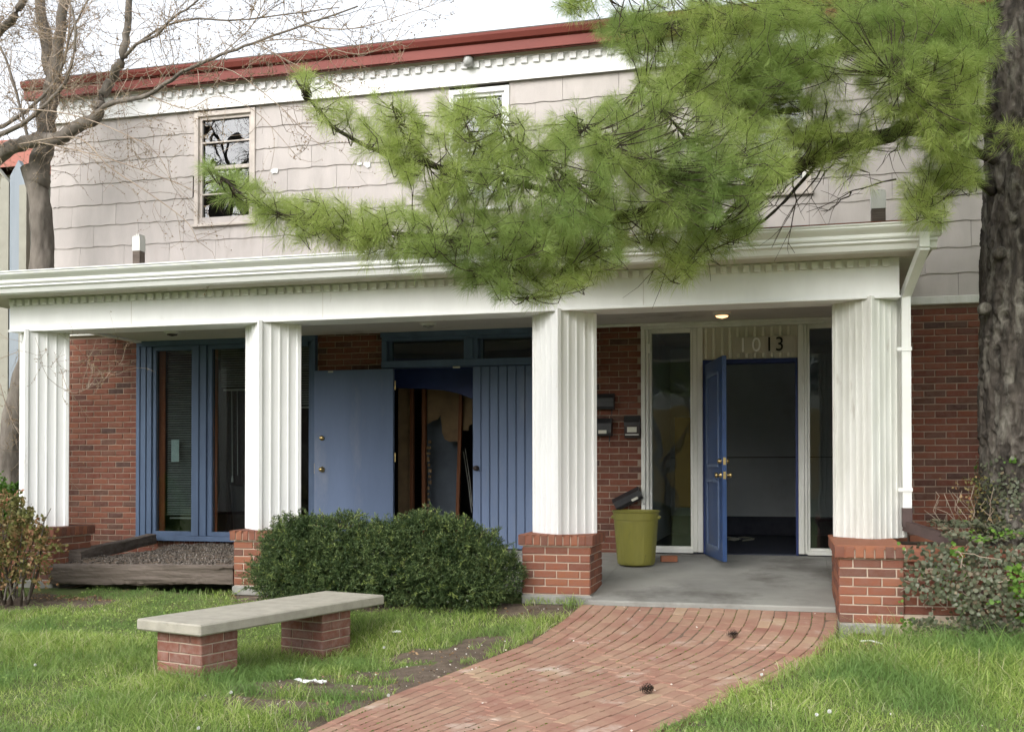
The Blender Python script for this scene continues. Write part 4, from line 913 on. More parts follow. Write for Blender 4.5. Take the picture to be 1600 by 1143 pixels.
for px, py in ((1565, 392), (1541, 480), (1583, 655)):           # old branch scars
    p = at(px, py, .28); MB().lathe((p[0], .33, p[2]), [(0, -.01), (.02, -.02), (.035, -.022), (.05, 0), (.055, .05)], 12, (0, 1, 0)).build('branch_scar', M['pine_bark'], pine, True)
limbs = []
def limb(pxs, r0, r1, parent, mt, nm='limb', n=8):
    P = [at(x, y, Y) for x, y, Y in pxs]; T = np.linspace(0, len(P)-1, len(P)*4); A = np.array(P)
    # smooth with catmull-rom
    out = []
    for t in T:
        i = int(min(t, len(P)-1.001)); f = t-i; p0, p1, p2, p3 = A[max(i-1, 0)], A[i], A[min(i+1, len(P)-1)], A[min(i+2, len(P)-1)]
        out.append(.5*((2*p1)+(-p0+p2)*f+(2*p0-5*p1+4*p2-p3)*f*f+(-p0+3*p1-3*p2+p3)*f**3))
    out = np.array(out)+rng.normal(size=(len(out), 3))*r0*.12; rr = np.linspace(r0, r1, len(out))
    MB().tube(out, rr, n).build(nm, mt, parent, True); return out
PL = [
 ([(1560, 195, .55), (1450, 200, .2), (1380, 210, -.1), (1290, 240, -.5), (1180, 290, -.9), (1080, 312, -1.3), (960, 338, -1.7), (850, 350, -2.0)], .075, .022),
 ([(1560, 170, .55), (1460, 178, .3), (1400, 205, .0), (1250, 216, -.4)], .05, .02),
 ([(960, 338, -1.7), (830, 290, -2.0), (690, 262, -2.3), (600, 240, -2.5), (530, 205, -2.6), (490, 165, -2.7), (462, 125, -2.75)], .026, .005),
 ([(690, 262, -2.3), (655, 240, -2.35), (625, 200, -2.4), (612, 160, -2.45)], .01, .004),
 ([(850, 350, -2.0), (740, 372, -2.3), (620, 365, -2.5), (520, 358, -2.7), (440, 335, -2.8), (380, 305, -2.9), (345, 275, -2.95)], .02, .005),
 ([(820, 290, -2.0), (770, 250, -2.1), (740, 215, -2.2), (715, 165, -2.3)], .012, .004),
 ([(960, 338, -1.7), (880, 270, -2.2), (800, 215, -2.4), (775, 180, -2.4)], .014, .004),
 ([(1080, 312, -1.3), (1010, 260, -1.8), (950, 220, -2.1), (900, 190, -2.2)], .016, .004),
 ([(1180, 290, -.9), (1100, 240, -1.3), (1050, 190, -1.5), (1020, 150, -1.6)], .02, .005),
 ([(850, 350, -2.0), (800, 400, -2.2), (740, 425, -2.3)], .014, .004),
 ([(960, 338, -1.7), (900, 400, -1.9), (850, 450, -2.0), (820, 468, -2.1)], .016, .004),
 ([(1180, 290, -.9), (1120, 350, -1.2), (1080, 400, -1.3), (1050, 440, -1.4)], .016, .004),
 ([(1290, 240, -.5), (1210, 330, -.7), (1150, 370, -.9), (1100, 400, -1.0)], .016, .004),
 ([(1570, 20, .6), (1480, 28, .3), (1400, 42, 0), (1330, 68, -.3), (1250, 92, -.6), (1160, 122, -.9), (1060, 142, -1.2), (1000, 130, -1.4)], .06, .008),
 ([(1400, 42, 0), (1300, 40, -.3), (1200, 30, -.6), (1100, 30, -.9), (1000, 45, -1.1), (950, 55, -1.2)], .035, .005),
 ([(1250, 92, -.6), (1180, 140, -.7), (1120, 180, -.9)], .02, .005),
 ([(1560, 255, .5), (1510, 230, .2), (1470, 190, -.4), (1430, 140, -.8), (1390, 110, -1.0)], .04, .006),
 ([(1550, 300, .5), (1500, 270, .2), (1460, 290, -.2), (1440, 330, -.4)], .04, .005),
 ([(1470, 190, -.4), (1500, 120, -.6), (1520, 80, -.6)], .015, .004),
 ([(1570, -10, .6), (1400, -30, -.4), (1200, -20, -1.0), (1000, -10, -1.4), (890, 2, -1.5)], .06, .006),
 ([(1600, 230, .2), (1590, 220, -.2), (1580, 200, -.6)], .03, .005),
]
for pxs, r0, r1 in PL: limbs.append(limb(pxs, r0, r1, pine, M['pine_limb']))
nodes = np.concatenate([l[3:] for l in limbs])
# foliage regions in photo pixels: (polygon, Y range, tufts)
REG = [
 ([(455, 108), (500, 120), (545, 160), (600, 215), (660, 245), (640, 280), (560, 232), (505, 195), (465, 150)], (-2.85, -2.45), 52),
 ([(575, 150), (650, 150), (670, 240), (600, 230)], (-2.6, -2.2), 48),
 ([(320, 262), (365, 262), (430, 305), (520, 310), (640, 325), (700, 340), (690, 410), (600, 400), (500, 382), (420, 360), (360, 315)], (-3.05, -2.4), 215),
 ([(600, 240), (700, 150), (740, 140), (790, 165), (840, 190), (900, 180), (960, 200), (960, 350), (860, 400), (760, 390), (660, 330)], (-2.7, -1.6), 460),
 ([(700, 350), (960, 320), (980, 400), (900, 440), (850, 465), (810, 470), (740, 440), (690, 400)], (-2.5, -1.7), 250),
 ([(900, 190), (980, 140), (1040, 120), (1110, 170), (1200, 190), (1260, 220), (1210, 300), (1100, 350), (950, 350)], (-2.3, -.9), 420),
 ([(950, 340), (1200, 300), (1180, 370), (1120, 400), (1070, 440), (1010, 440), (1040, 400), (960, 390)], (-1.8, -.9), 150),
 ([(950, 25), (1010, 0), (1180, 0), (1320, 0), (1350, 70), (1260, 120), (1180, 165), (1080, 160), (1010, 130), (970, 70), (930, 55)], (-1.6, -.3), 620),
 ([(860, 0), (940, 0), (920, 18), (880, 14)], (-1.8, -1.4), 16),
 ([(1100, 120), (1300, 100), (1330, 180), (1260, 230), (1150, 200)], (-1.2, -.4), 160),
 ([(1340, 100), (1400, 70), (1515, 70), (1540, 110), (1525, 230), (1490, 260), (1440, 215), (1390, 180), (1345, 150)], (-1.3, .1), 300),
 ([(1300, 0), (1550, 0), (1545, 90), (1400, 80), (1320, 60)], (-1.0, .1), 300),
 ([(1400, 215), (1530, 230), (1530, 290), (1480, 300), (1470, 355), (1415, 350), (1410, 290), (1440, 250)], (-.8, 0), 130),
 ([(1240, 170), (1380, 180), (1370, 230), (1330, 275), (1290, 260), (1240, 240)], (-1.0, -.2), 75),
 ([(1585, 180), (1630, 170), (1630, 280), (1590, 275)], (-1.0, -.4), 14),
]
tl = []; td = []; tw = MB()
for poly, (ya, yb), n in REG:
    P = np.array(poly, float); lo, hi = P.min(0), P.max(0); k = 0; n = int(n*.74)
    while k < n:
        x, y = rng.uniform(lo, hi)
        if not in_poly(np.array([x]), np.array([y]), poly)[0]: continue
        p = at(x, y, rng.uniform(ya, yb)); dd = np.linalg.norm(nodes-p, axis=1); j = np.argmin(dd*rng.uniform(.8, 1.25, len(dd))); q = nodes[j]; k += 1
        v = p-q; L = np.linalg.norm(v)+1e-6; v /= L
        dirn = v*.75+np.array([-.4+rng.normal()*.3, rng.normal()*.3, .32+rng.normal()*.3]); dirn /= np.linalg.norm(dirn)
        b0 = p-dirn*.11
        if L > .04:
            mid = (b0+q)/2-np.array([0, 0, .06*L])+rng.normal(size=3)*.025*L; ctl = 2*mid-(q+b0)/2; T_ = np.linspace(0, 1, 7)[:, None]; bz_ = (1-T_)**2*q+2*T_*(1-T_)*ctl+T_**2*b0; tw.tube(list(bz_)+[p+dirn*.02], np.linspace(.0055, .0022, 8), 4, False)
            if L > .3: tl.append(mid+rng.normal(size=3)*.03); td.append(dirn+rng.normal(size=3)*.4)
        tl.append(p); td.append(dirn); tl.append(p-dirn*.055); td.append(dirn+rng.normal(size=3)*.15)
        if rng.random() < .5:
            sd2 = dirn+rng.normal(size=3)*.8; sd2 /= np.linalg.norm(sd2); e = b0+sd2*rng.uniform(.08, .14); tw.tube([b0, e], [.003, .002], 3, False); tl.append(e); td.append(sd2+np.array([0, 0, .4]))
tw.build('twigs', M['twig_dead'], pine)['kind'] = 'stuff'
tl = np.array(tl); td = np.array(td); td /= np.linalg.norm(td, axis=1, keepdims=True); NN = 66
nt_ = len(tl); base = np.repeat(tl, NN, 0); ax = np.repeat(td, NN, 0)
cosang = rng.uniform(.05, 1, len(base))**.8; rv = rng.normal(size=base.shape); rv -= (rv*ax).sum(1, keepdims=True)*ax; rv /= np.linalg.norm(rv, axis=1, keepdims=True)
dv_ = ax*cosang[:, None]+rv*np.sqrt(1-cosang**2)[:, None]; ln = rng.uniform(.08, .135, len(base))*np.repeat(rng.uniform(.62, 1.15, nt_), NN)
base = base+ax*rng.uniform(-.035, .02, len(base))[:, None]
sd = np.cross(dv_, rng.normal(size=dv_.shape)); sd /= np.linalg.norm(sd, axis=1, keepdims=True)
tip = base+dv_*ln[:, None]+np.array([0, 0, -.014])*(ln/.1)[:, None]; midp = base+dv_*(ln*.55)[:, None]
wd_ = .00095
V = np.stack([base-sd*wd_*.6, base+sd*wd_*.6, midp+sd*wd_, tip, midp-sd*wd_], 1)
F = np.array([[0, 1, 2, 4], ]); F2 = np.array([[4, 2, 3, 3]])
V4 = np.stack([base, midp+sd*wd_, tip, midp-sd*wd_], 1).reshape(-1, 3); Fq = np.arange(len(V4)).reshape(-1, 4)
o = link('needles', fast_mesh('needles', V4, Fq, M['needle']), pine); o['kind'] = 'stuff'
# unseen crown above the frame, added to shade the right: whorls, coarser tufts
ct = []; cdn = []
for zz in np.arange(4.9, 12.5, .75):
    for k in range(5):
        an = rng.uniform(0, 2*PI) if zz > 7 else k*2*PI/5+zz; Lb = (13.5-zz)*.52+.6
        p0 = np.array([4.3, .67, zz]); p1 = p0+np.array([math.cos(an)*Lb, math.sin(an)*Lb, .25*Lb*.5])
        tw2 = MB().tube([p0, (p0+p1)/2+[0, 0, -.05], p1], [.06, .035, .012], 6).build('limb', M['pine_limb'], pine, True)
        for j in range(62):
            t = rng.uniform(.2, 1)**.8; q = p0+(p1-p0)*t+rng.normal(size=3)*[.42, .42, .13]*(1.2-.4*t)
            dist = q[1]-CAM[1]
            if q[2] < .55+.46*dist+.1 and q[0] < 2.2+dist*.24: continue
            ct.append(q); cdn.append((p1-p0)/Lb*.6+np.array([0, 0, .6])+rng.normal(size=3)*.3)
for j in range(700):  # loose tufts right of the view, put in to shade that side
    q = np.array([rng.uniform(4.9, 7.5), rng.uniform(-3, 1.5), rng.uniform(2.2, 5)])
    if q[0] > 2.3+(q[1]-CAM[1])*.25: ct.append(q); cdn.append(np.array([-.4, -.3, .6])+rng.normal(size=3)*.4)
for j in range(1100):       # limbless tufts over the lawn, out of view, added for their shade
    q = np.array([rng.uniform(.2, 6.5), rng.uniform(-4.6, .6), 0]); q[2] = .55+.46*(q[1]-CAM[1])+rng.uniform(.25, 1.5); ct.append(q); cdn.append(np.array([-.6, -.4, .5])+rng.normal(size=3)*.4)
ct = np.array(ct); cdn = np.array(cdn); cdn /= np.linalg.norm(cdn, axis=1, keepdims=True)
NB = 34; b_ = np.repeat(ct, NB, 0); a_ = np.repeat(cdn, NB, 0); d_ = a_*.5+rng.normal(size=b_.shape)*.75; d_ /= np.linalg.norm(d_, axis=1, keepdims=True); s_ = np.cross(d_, rng.normal(size=d_.shape)); s_ /= np.linalg.norm(s_, axis=1, keepdims=True)
l_ = rng.uniform(.13, .22, len(b_))[:, None]; V4 = np.stack([b_, b_+d_*l_*.5+s_*.0035, b_+d_*l_, b_+d_*l_*.5-s_*.0035], 1).reshape(-1, 3)
o = link('crown', fast_mesh('crown', V4, np.arange(len(V4)).reshape(-1, 4), M['needle']), pine); o['kind'] = 'stuff'
# dead twigs below the limb
dt = MB()
for a, b, s in (((1290, 250, -.4), (1200, 380, -.6), 1), ((1260, 260, -.4), (1180, 350, -.6), 1), ((1240, 270, -.5), (1240, 400, -.6), 1), ((1370, 215, -.1), (1310, 300, -.3), 1), ((1420, 205, 0), (1370, 260, -.2), 1), ((1330, 300, -.3), (1290, 330, -.35), 1), ((1180, 300, -.8), (1090, 420, -1), 1), ((1100, 330, -1.1), (1010, 440, -1.3), 1), ((960, 350, -1.6), (870, 330, -1.9), 1), ((1400, 280, -.2), (1260, 325, -.5), 1), ((1310, 240, -.3), (1255, 330, -.4), 1)):
    p, q = at(*a), at(*b); pts = [p]
    for i in range(1, 7): pts.append(p+(q-p)*i/6+rng.normal(size=3)*.02)
    dt.tube(pts, np.linspace(.007, .002, 7), 5)
    for i in range(1, 6):
        e = pts[i]+rng.normal(size=3)*.09+(q-p)*.2; dt.tube([pts[i], (pts[i]+e)/2+rng.normal(size=3)*.01, e], [.003, .002, .0012], 4)
dt.build('dead_twigs', M['twig_dead'], pine)['kind'] = 'stuff'
def cone(c, s, parent=None, axis=(0, 0, 1)):
    mb = MB(); az = Vector(axis).normalized(); q = az.to_track_quat('Z', 'Y')
    for i in range(9):
        zz = i/8; rr = math.sin(PI*(.12+.8*zz))*.42
        for k in range(8):
            an = 2*PI*(k+.5*(i % 2))/8; d_ = q @ Vector((math.cos(an), math.sin(an), .35)); t_ = q @ Vector((-math.sin(an), math.cos(an), 0)); b0 = Vector(c)+q @ Vector((0, 0, (zz-.5)*s)); tipv = b0+d_*rr*s
            mb.add([b0-t_*.06*s, tipv-t_*.09*s, tipv+t_*.09*s, b0+t_*.06*s, tipv+(q @ Vector((0, 0, -.05*s)))], [(0, 1, 2, 3), (1, 4, 2)])
    return mb.build('pine_cone', M['cone'], parent)
cone(at(479, 146, -2.72), .085, pine, (0, 0, -1))
for i, (px, py) in enumerate(((1144, 996), (1010, 1084))):
    p = at_ground(px, py); c = cone((p[0], p[1], float(gz(0, p[1]))+.04), .08, None, (1, .3*i, .1))
    tag(c, ['dark pine cone lying on the brick path nearer the right-hand planter', 'dark pine cone lying on the brick path nearer the camera'][i], 'pine cone', 'pine cones on the path')

# ------------------------------------------------------------------ bare tree at the left
bt = empty('bare_tree', (-6.1, 1.5, -.55), 'leafless grey-brown tree with budding twigs rising behind the left end of the porch', 'tree')
BL = [
 ([(18, 860, 1.5), (16, 740, 1.5), (24, 650, 1.5), (52, 560, 1.5), (66, 470, 1.5), (66, 400, 1.5), (64, 330, 1.5), (58, 290, 1.5), (52, 262, 1.5)], .15, .115, 14),
 ([(58, 290, 1.5), (66, 240, 1.45), (72, 190, 1.4), (80, 140, 1.4), (76, 90, 1.4), (68, 40, 1.4), (55, -30, 1.4)], .13, .05, 10),
 ([(72, 190, 1.4), (84, 130, 1.3), (90, 80, 1.3), (96, 30, 1.25), (108, -40, 1.2)], .08, .05, 10),
 ([(-20, 262, 1.3), (10, 235, 1.2), (45, 222, 1.1), (90, 216, .9), (130, 195, .8), (152, 178, .7), (158, 152, .7), (176, 122, .7), (190, 95, .6), (194, 60, .6), (200, 20, .6), (206, -30, .6)], .085, .03, 10),
 ([(150, 180, .7), (165, 165, .6), (200, 156, .4), (232, 148, .2), (262, 128, .1), (300, 105, -.1), (345, 86, -.3), (400, 66, -.5), (470, 40, -.7), (560, 10, -.9)], .03, .006, 7),
 ([(194, 90, .6), (215, 68, .5), (245, 55, .3), (268, 30, .1), (300, 8, 0), (330, -20, -.1)], .02, .007, 6),
 ([(215, 68, .5), (250, 45, .3), (300, 30, 0), (370, 32, -.3), (450, 22, -.5), (530, 12, -.7)], .014, .004, 5),
 ([(-30, 80, 1.2), (5, 45, 1.1), (25, 22, 1.0), (45, -15, 1.0)], .055, .035, 8),
 ([(45, 225, 1.1), (30, 160, 1.0), (8, 90, 1.0), (-10, 60, 1.0)], .02, .01, 6),
 ([(0, 200, 1.2), (40, 175, 1.1), (85, 130, 1.0), (100, 90, .9), (112, 50, .9), (140, -5, .8)], .025, .008, 6),
 ([(100, 100, .9), (108, 45, .8), (110, 0, .8)], .012, .006, 5),
 ([(-10, 215, 1.0), (40, 190, .8), (85, 150, .6), (105, 120, .5), (118, 60, .4), (112, 10, .4)], .03, .01, 6),
 ([(30, 225, .9), (120, 215, .5), (170, 260, .2), (230, 300, 0), (290, 345, -.2), (310, 380, -.3)], .009, .003, 5),
 ([(60, 222, .9), (140, 240, .5), (220, 265, .1), (310, 300, -.2)], .008, .0025, 5),
 ([(20, 170, .9), (90, 175, .5), (160, 195, .2), (240, 235, -.1), (270, 290, -.2)], .008, .0025, 5),
 ([(400, 66, -.5), (440, 90, -.7), (500, 120, -.8), (560, 150, -.9)], .006, .002, 4),
 ([(300, 105, -.1), (360, 110, -.3), (430, 160, -.5), (470, 200, -.6), (510, 235, -.7)], .006, .002, 4),
 ([(232, 148, .2), (290, 170, -.1), (340, 150, -.3), (400, 175, -.5), (460, 240, -.6)], .006, .002, 4),
 ([(400, 66, -.5), (470, 62, -.7), (560, 85, -.9), (640, 60, -1.0)], .007, .002, 4),
 ([(470, 40, -.7), (550, 45, -.8), (640, 20, -.9), (700, 0, -1)], .007, .002, 4),
 ([(345, 86, -.3), (390, 45, -.4), (410, 10, -.5), (420, -20, -.5)], .006, .003, 4),
 ([(0, 560, .9), (50, 545, .6), (90, 568, .3), (110, 612, .1), (150, 600, 0), (182, 580, -.1)], .005, .002, 4),
 ([(0, 600, .9), (20, 660, .8), (60, 720, .7)], .006, .002, 4),
]
bl = []
for pxs, r0, r1, n in BL[:1]:
    P = [at(*q) for q in pxs]; trunk_mesh('trunk', P, list(np.linspace(r0, r1, len(P))), 64, 260, .035, M['bare_bark'], bt, 40, .22, False)
for pxs, r0, r1, n in BL[1:]: bl.append(limb(pxs, r0, r1, bt, M['bare_bark'] if r0 > .012 else M['twig'], 'limb' if r0 > .012 else 'branch', n))
twg = MB(); buds = []
def twig(p, d_, L, r, dep):
    k = 5; pts = [p]; dd = d_/np.linalg.norm(d_)
    for i in range(k):
        dd = dd+rng.normal(size=3)*.22+np.array([0, 0, .03]); dd /= np.linalg.norm(dd); pts.append(pts[-1]+dd*L/k)
        if rng.random() < .55: buds.append(pts[-1]+rng.normal(size=3)*.006)
    twg.tube(pts, np.linspace(r, r*.45, k+1), 3, False)
    if dep > 0:
        for i in range(rng.integers(1, 4)):
            j = rng.integers(1, k+1); a = rng.normal(size=3); nd = dd*.6+a*.55; twig(pts[j], nd, L*rng.uniform(.4, .7), r*.65, dep-1)
for l, (pxs, r0, r1, n) in zip(bl, BL[1:]):
    cnt = int((50 if r0 > .06 else 34 if r0 > .012 else 16))
    for i in range(cnt):
        j = rng.integers(2, len(l)-1); t = l[j+1]-l[j-1]; t /= np.linalg.norm(t); a = rng.normal(size=3); a[1] *= .6; twig(l[j], t*.5+a*.6, rng.uniform(.2, .7), .0045 if r0 > .01 else .003, 2)
twg.build('twigs', M['twig'], bt)['kind'] = 'stuff'
buds = np.array(buds)
scatter('buds', M['bud'], bt, [(0, 0, -1.3), (.5, 0, 0), (0, .5, 0), (-.5, -.3, 0), (0, 0, 1.3)], [(0, 1, 2), (0, 2, 3), (0, 3, 1), (4, 2, 1), (4, 3, 2), (4, 1, 3)], frames(len(buds), None, rng.uniform(.004, .011, len(buds))), buds)
# bare trees across the street (seen mirrored in the panes)
box('wall', mat('added_block_wall', (.09, .06, .05), (.07, .05, .04), rough=.9), empty('added_brown_block', (-30, -34, -1.3), 'unseen dark brown block added left of the ochre building to darken the pane reflections', 'building'), -50, -13, -37, -33, -1.4, 6.5)  # unseen block, added to give the left panes a dark reflection
for tx, ty, s, lb_ in ((-12.5, -14, 1.75, 'very tall leafless tree before the brown block, nearest the house'), (-17, -20, 1.9, 'very tall leafless tree before the brown block, farther left'), (-4, -15, 1.6, 'tall leafless tree on the near side of the street, opposite the porch'), (-9, -30, 1.0, 'tall leafless tree across the street, left of the ochre building front'), (-2, -27, .9, 'leafless tree before the ochre building, nearer its middle'), (7, -29, 1.1, 'leafless tree before the ochre building, towards its right end')):
    mb = MB()
    def br(p, d_, L, r, dep):
        pts = [p]; dd = np.array(d_, float)
        for i in range(4): dd = dd+rng.normal(size=3)*.12; dd /= np.linalg.norm(dd); pts.append(pts[-1]+dd*L/4)
        mb.tube(pts, np.linspace(r, r*.6, 5), 5, False)
        if dep > 0:
            for i in range(3 if dep > 1 else 4): br(pts[rng.integers(2, 5)], dd+rng.normal(size=3)*.55, L*.68, r*.55, dep-1)
    br(np.array([tx, ty, -.95]), (0, 0, 1), 3.4*s, .22*s, 5)
    tag(mb.build('street_tree', M['bare_bark']), lb_, 'tree', 'bare trees across the street')

# ------------------------------------------------------------------ shrubs
LEAF = [(0, 0, 0), (.32, .5, .06), (0, 1, 0), (-.32, .5, .06)]; LEAFF = [(0, 1, 2, 3)]
NEEDLE = [(0, 0, 0), (.15, .45, .04), (0, 1.15, 0), (-.15, .45, .04)]
def leaf_frames(n, d, s): # y column of the template points along d
    Mx = frames(n, d, s); return Mx[:, :, [0, 2, 1]]
def bush(name, lobes, label, nspr, mts, root_xy, nleaf=17, ls=.025, spl=.075, group=None, cat='bush'):
    root = empty(name, (root_xy[0], root_xy[1], float(gz(*root_xy))), label, cat, group)
    vol = np.array([l[3]*l[4]*l[5] for l in lobes])**.67; pick = rng.choice(len(lobes), nspr, p=vol/vol.sum()); LB = np.array(lobes)[pick]
    dr = rng.normal(size=(nspr, 3)); dr[:, 2] += .25; dr /= np.linalg.norm(dr, axis=1, keepdims=True); rad = rng.uniform(.55, 1.0, nspr)**.5
    P = LB[:, :3]+dr*LB[:, 3:]*rad[:, None]*(1+.5*(vnoise(LB[:, :3]+dr*LB[:, 3:], 6.5, 31)[:, None]-.5)+.5*(vnoise(LB[:, :3]+dr*LB[:, 3:], 15, 33)[:, None]-.5)+.22*(rng.random((nspr, 1)) < .06)); od = dr/LB[:, 3:]; od /= np.linalg.norm(od, axis=1, keepdims=True)
    od = od+rng.normal(size=od.shape)*.35+[0, 0, .25]; od /= np.linalg.norm(od, axis=1, keepdims=True)
    keep = P[:, 2] > gz(P[:, 0], P[:, 1])+.02; P, od, rad = P[keep], od[keep], rad[keep]
    for (mt, nm, sel) in ((mts[0], 'foliage', rng.random(len(P)) < .93), (mts[1], 'young_tips', None)):
        if sel is not None: first = sel; S = sel
        else: S = ~first & (rad > .8)
        p = np.repeat(P[S], nleaf, 0); a = np.repeat(od[S], nleaf, 0); t = rng.uniform(0, 1, len(p)); p = p+a*(t*spl)[:, None]
        ld = a*.7+rng.normal(size=a.shape)*.6; scatter(nm, M[mt], root, NEEDLE if name == 'yew_bush' else LEAF, LEAFF, leaf_frames(len(p), ld, ls*rng.uniform(.7, 1.3, len(p))), p)
    if name == 'yew_bush':       # long shoots standing out of the clipped top
        sp = []; sa = []; sm = MB()
        for i in range(90):
            l = np.array(lobes[rng.integers(len(lobes))]); q0 = l[:3]+[rng.uniform(-.8, .8)*l[3], rng.uniform(-.6, .6)*l[4], l[5]*.75]; lean = rng.normal(size=3)*.5+[0, 0, 1.1]; lean /= np.linalg.norm(lean); Lq = rng.uniform(.07, .2); q1 = q0+lean*Lq*.6; q2 = q1+(lean+[rng.normal()*.5, 0, -.5])*Lq*.35
            sm.tube([q0, q1, q2], [.003, .0025, .0015], 4, False)
            for t in np.linspace(0, 1, 16): sp.append(q0+(q1-q0)*min(1, t*1.5) if t < .66 else q1+(q2-q1)*(t-.66)*3); sa.append(lean+rng.normal(size=3)*.7)
        sm.build('shoots', M['twig_dead'], root)['kind'] = 'stuff'; scatter('shoot_leaves', M['yewtip'], root, NEEDLE, LEAFF, leaf_frames(len(sp), np.array(sa), .027), np.array(sp))
    mb = MB()
    for i in range(9):
        l = lobes[i % len(lobes)]; b = np.array([root_xy[0]+(l[0]-root_xy[0])*.55+rng.normal()*.03, root_xy[1]+rng.normal()*.03, float(gz(*root_xy))]); e = np.array(l[:3])+rng.normal(size=3)*.1
        mb.tube([b, (b+e)/2+rng.normal(size=3)*.03, e], [.014, .01, .005], 6)
    mb.build('stems', M['twig_dead'], root)
    return root
def core(root, lobes, f=.74):
    for l in lobes: pass
yl1 = [(-2.15, -.15, -.3, .3, .3, .3), (-1.95, -.2, -.12, .26, .26, .24), (-1.62, -.22, -.14, .25, .28, .26), (-1.36, -.22, -.24, .26, .3, .28), (-2.05, -.32, -.45, .36, .3, .2), (-1.55, -.34, -.45, .4, .3, .2), (-1.8, -.3, -.3, .3, .3, .28)]
yl2 = [(-1.1, -.22, -.2, .25, .3, .27), (-.85, -.22, -.1, .24, .27, .25), (-.6, -.18, -.13, .22, .26, .24), (-.38, -.18, -.26, .24, .28, .26), (-.2, -.18, -.42, .2, .24, .2), (-.95, -.36, -.45, .36, .28, .18), (-.5, -.36, -.47, .34, .28, .18), (-.72, -.3, -.3, .3, .3, .26)]
yl1 = [(a, b+.05, c+(.05 if c < -.4 else 0), d*.97, e*.95, f) for a, b, c, d, e, f in yl1]; yl2 = [(a, b+.05, c+(.05 if c < -.4 else 0), d*.97, e*.95, f) for a, b, c, d, e, f in yl2]
bush('yew_bush', yl1, 'dark green clipped yew bush beside the second column, left half of the hedge', 6200, ('yew', 'yewtip'), (-1.75, -.2), group='yew bushes in front of the blue doors')
bush('yew_bush', yl2, 'dark green clipped yew bush against the middle brick pier, right half of the hedge', 6400, ('yew', 'yewtip'), (-.75, -.2), group='yew bushes in front of the blue doors')
nl = [(-4.85, -.75, -.15, .32, .3, .34), (-4.55, -.8, -.1, .28, .28, .28), (-4.75, -.75, .08, .25, .25, .22), (-4.35, -.8, -.2, .22, .22, .22), (-5.1, -.75, -.05, .3, .3, .4)]
nd = bush('nandina_shrub', nl, 'loose shrub with yellow-red leaves in front of the leftmost column', 1100, ('nandina', 'nandina'), (-4.62, -.72), nleaf=8, ls=.038, spl=.12, cat='shrub')
mb = MB()
for i in range(16):
    b = np.array([-4.62+rng.normal()*.12, -.75+rng.normal()*.08, -.6]); e = b+[rng.normal()*.28, rng.normal()*.15, rng.uniform(.5, .85)]; mb.tube([b, (b+e)/2+rng.normal(size=3)*.04, e], [.008, .006, .003], 5)
mb.build('canes', M['bare_bark'], nd)
bush('green_shrub', [(-6.0, .75, .05, .3, .3, .38), (-6.2, .8, -.2, .4, .35, .4)], 'fresh green shrub behind the leftmost column at the picture edge', 900, ('greenshrub', 'greenshrub'), (-6.05, .75), nleaf=9, ls=.04, cat='shrub')
# ivy over the planter wall and up the pine
IVY = [(0, 0, 0), (.45, .25, .05), (.35, .7, 0), (0, 1, -.05), (-.35, .7, 0), (-.45, .25, .05)]; IVF = [(0, 1, 2, 3, 4, 5)]
ip = []; idr = []
n = 12500
for k in range(n):
    r_ = rng.random()
    if r_ < .55:      # hanging over the front
        x = 2.98+abs(rng.beta(1.3, 1.3))*2.6; z = rng.uniform(-.62, .02); lim = 2.98+max(0, (.02-z)*.0)+.25*rng.random()*(1 if z > -.1 else .25); y = -.74-.22*math.sin(PI*min(1, max(0, (.05-z)/.67)))*rng.random()**.5-.03
        if x < lim: continue
        ip.append((x, y, z)); idr.append((rng.normal()*.4, -1+rng.normal()*.3, -.2+rng.normal()*.5))
    elif r_ < .9:     # over the top towards the trunk
        x = 3.35+rng.beta(1.2, 1.1)*2.4; y = rng.uniform(-.75, .6); z = .0+.12*vnoise(np.array([[x, y, 0]]), 3, 8)[0]+rng.uniform(0, .05)+max(0, (x-3.7))*.05
        ip.append((x, y, z)); idr.append((rng.normal()*.5, rng.normal()*.5-.3, 1))
    else:             # up the left side of the trunk
        z = rng.beta(1, 2.6)*.75+.0; an = PI+rng.uniform(-.4, 1.2); rr = .41+rng.uniform(0, .04); ip.append((4.2+rr*math.cos(an), .62+rr*math.sin(an), z)); idr.append((math.cos(an)+rng.normal()*.3, math.sin(an)+rng.normal()*.3, rng.normal()*.5))
ip = np.array(ip); idr = np.array(idr); kp = (vnoise(ip, 4.5, 71)+.25*(vnoise(ip, 14, 72)-.5)-.15*np.clip((3.15-ip[:, 0])/.15, 0, 1)) > .2; ip = ip[kp]; idr = idr[kp]
up_ = rng.normal(size=idr.shape); up_ -= (up_*idr).sum(1, keepdims=True)/(idr**2).sum(1, keepdims=True)*idr; up_ /= np.linalg.norm(up_, axis=1, keepdims=True); nn = idr/np.linalg.norm(idr, axis=1, keepdims=True)
Fm = np.stack([np.cross(up_, nn), up_, nn], 2)*rng.uniform(.018, .042, len(ip))[:, None, None]
young = vnoise(ip, 5, 12) > .74
ivy = empty('ivy', (3.6, -.7, -.55), 'grey-green and brown ivy spilling over the planter wall and climbing the pine trunk', 'ivy')
scatter('ivy_leaves', M['ivy'], ivy, IVY, IVF, Fm[~young], ip[~young]); scatter('young_ivy_leaves', M['ivy_new'], ivy, IVY, IVF, Fm[young], ip[young])
mb = MB()
for k in range(60):
    p = np.array([rng.uniform(3.0, 4.9), -.78, rng.uniform(-.3, .0)]); pts = [p]
    for i in range(4): pts.append(pts[-1]+[rng.normal()*.07, rng.normal()*.03-.02, -.07*rng.random()])
    mb.tube(pts, .0035, 4, False)
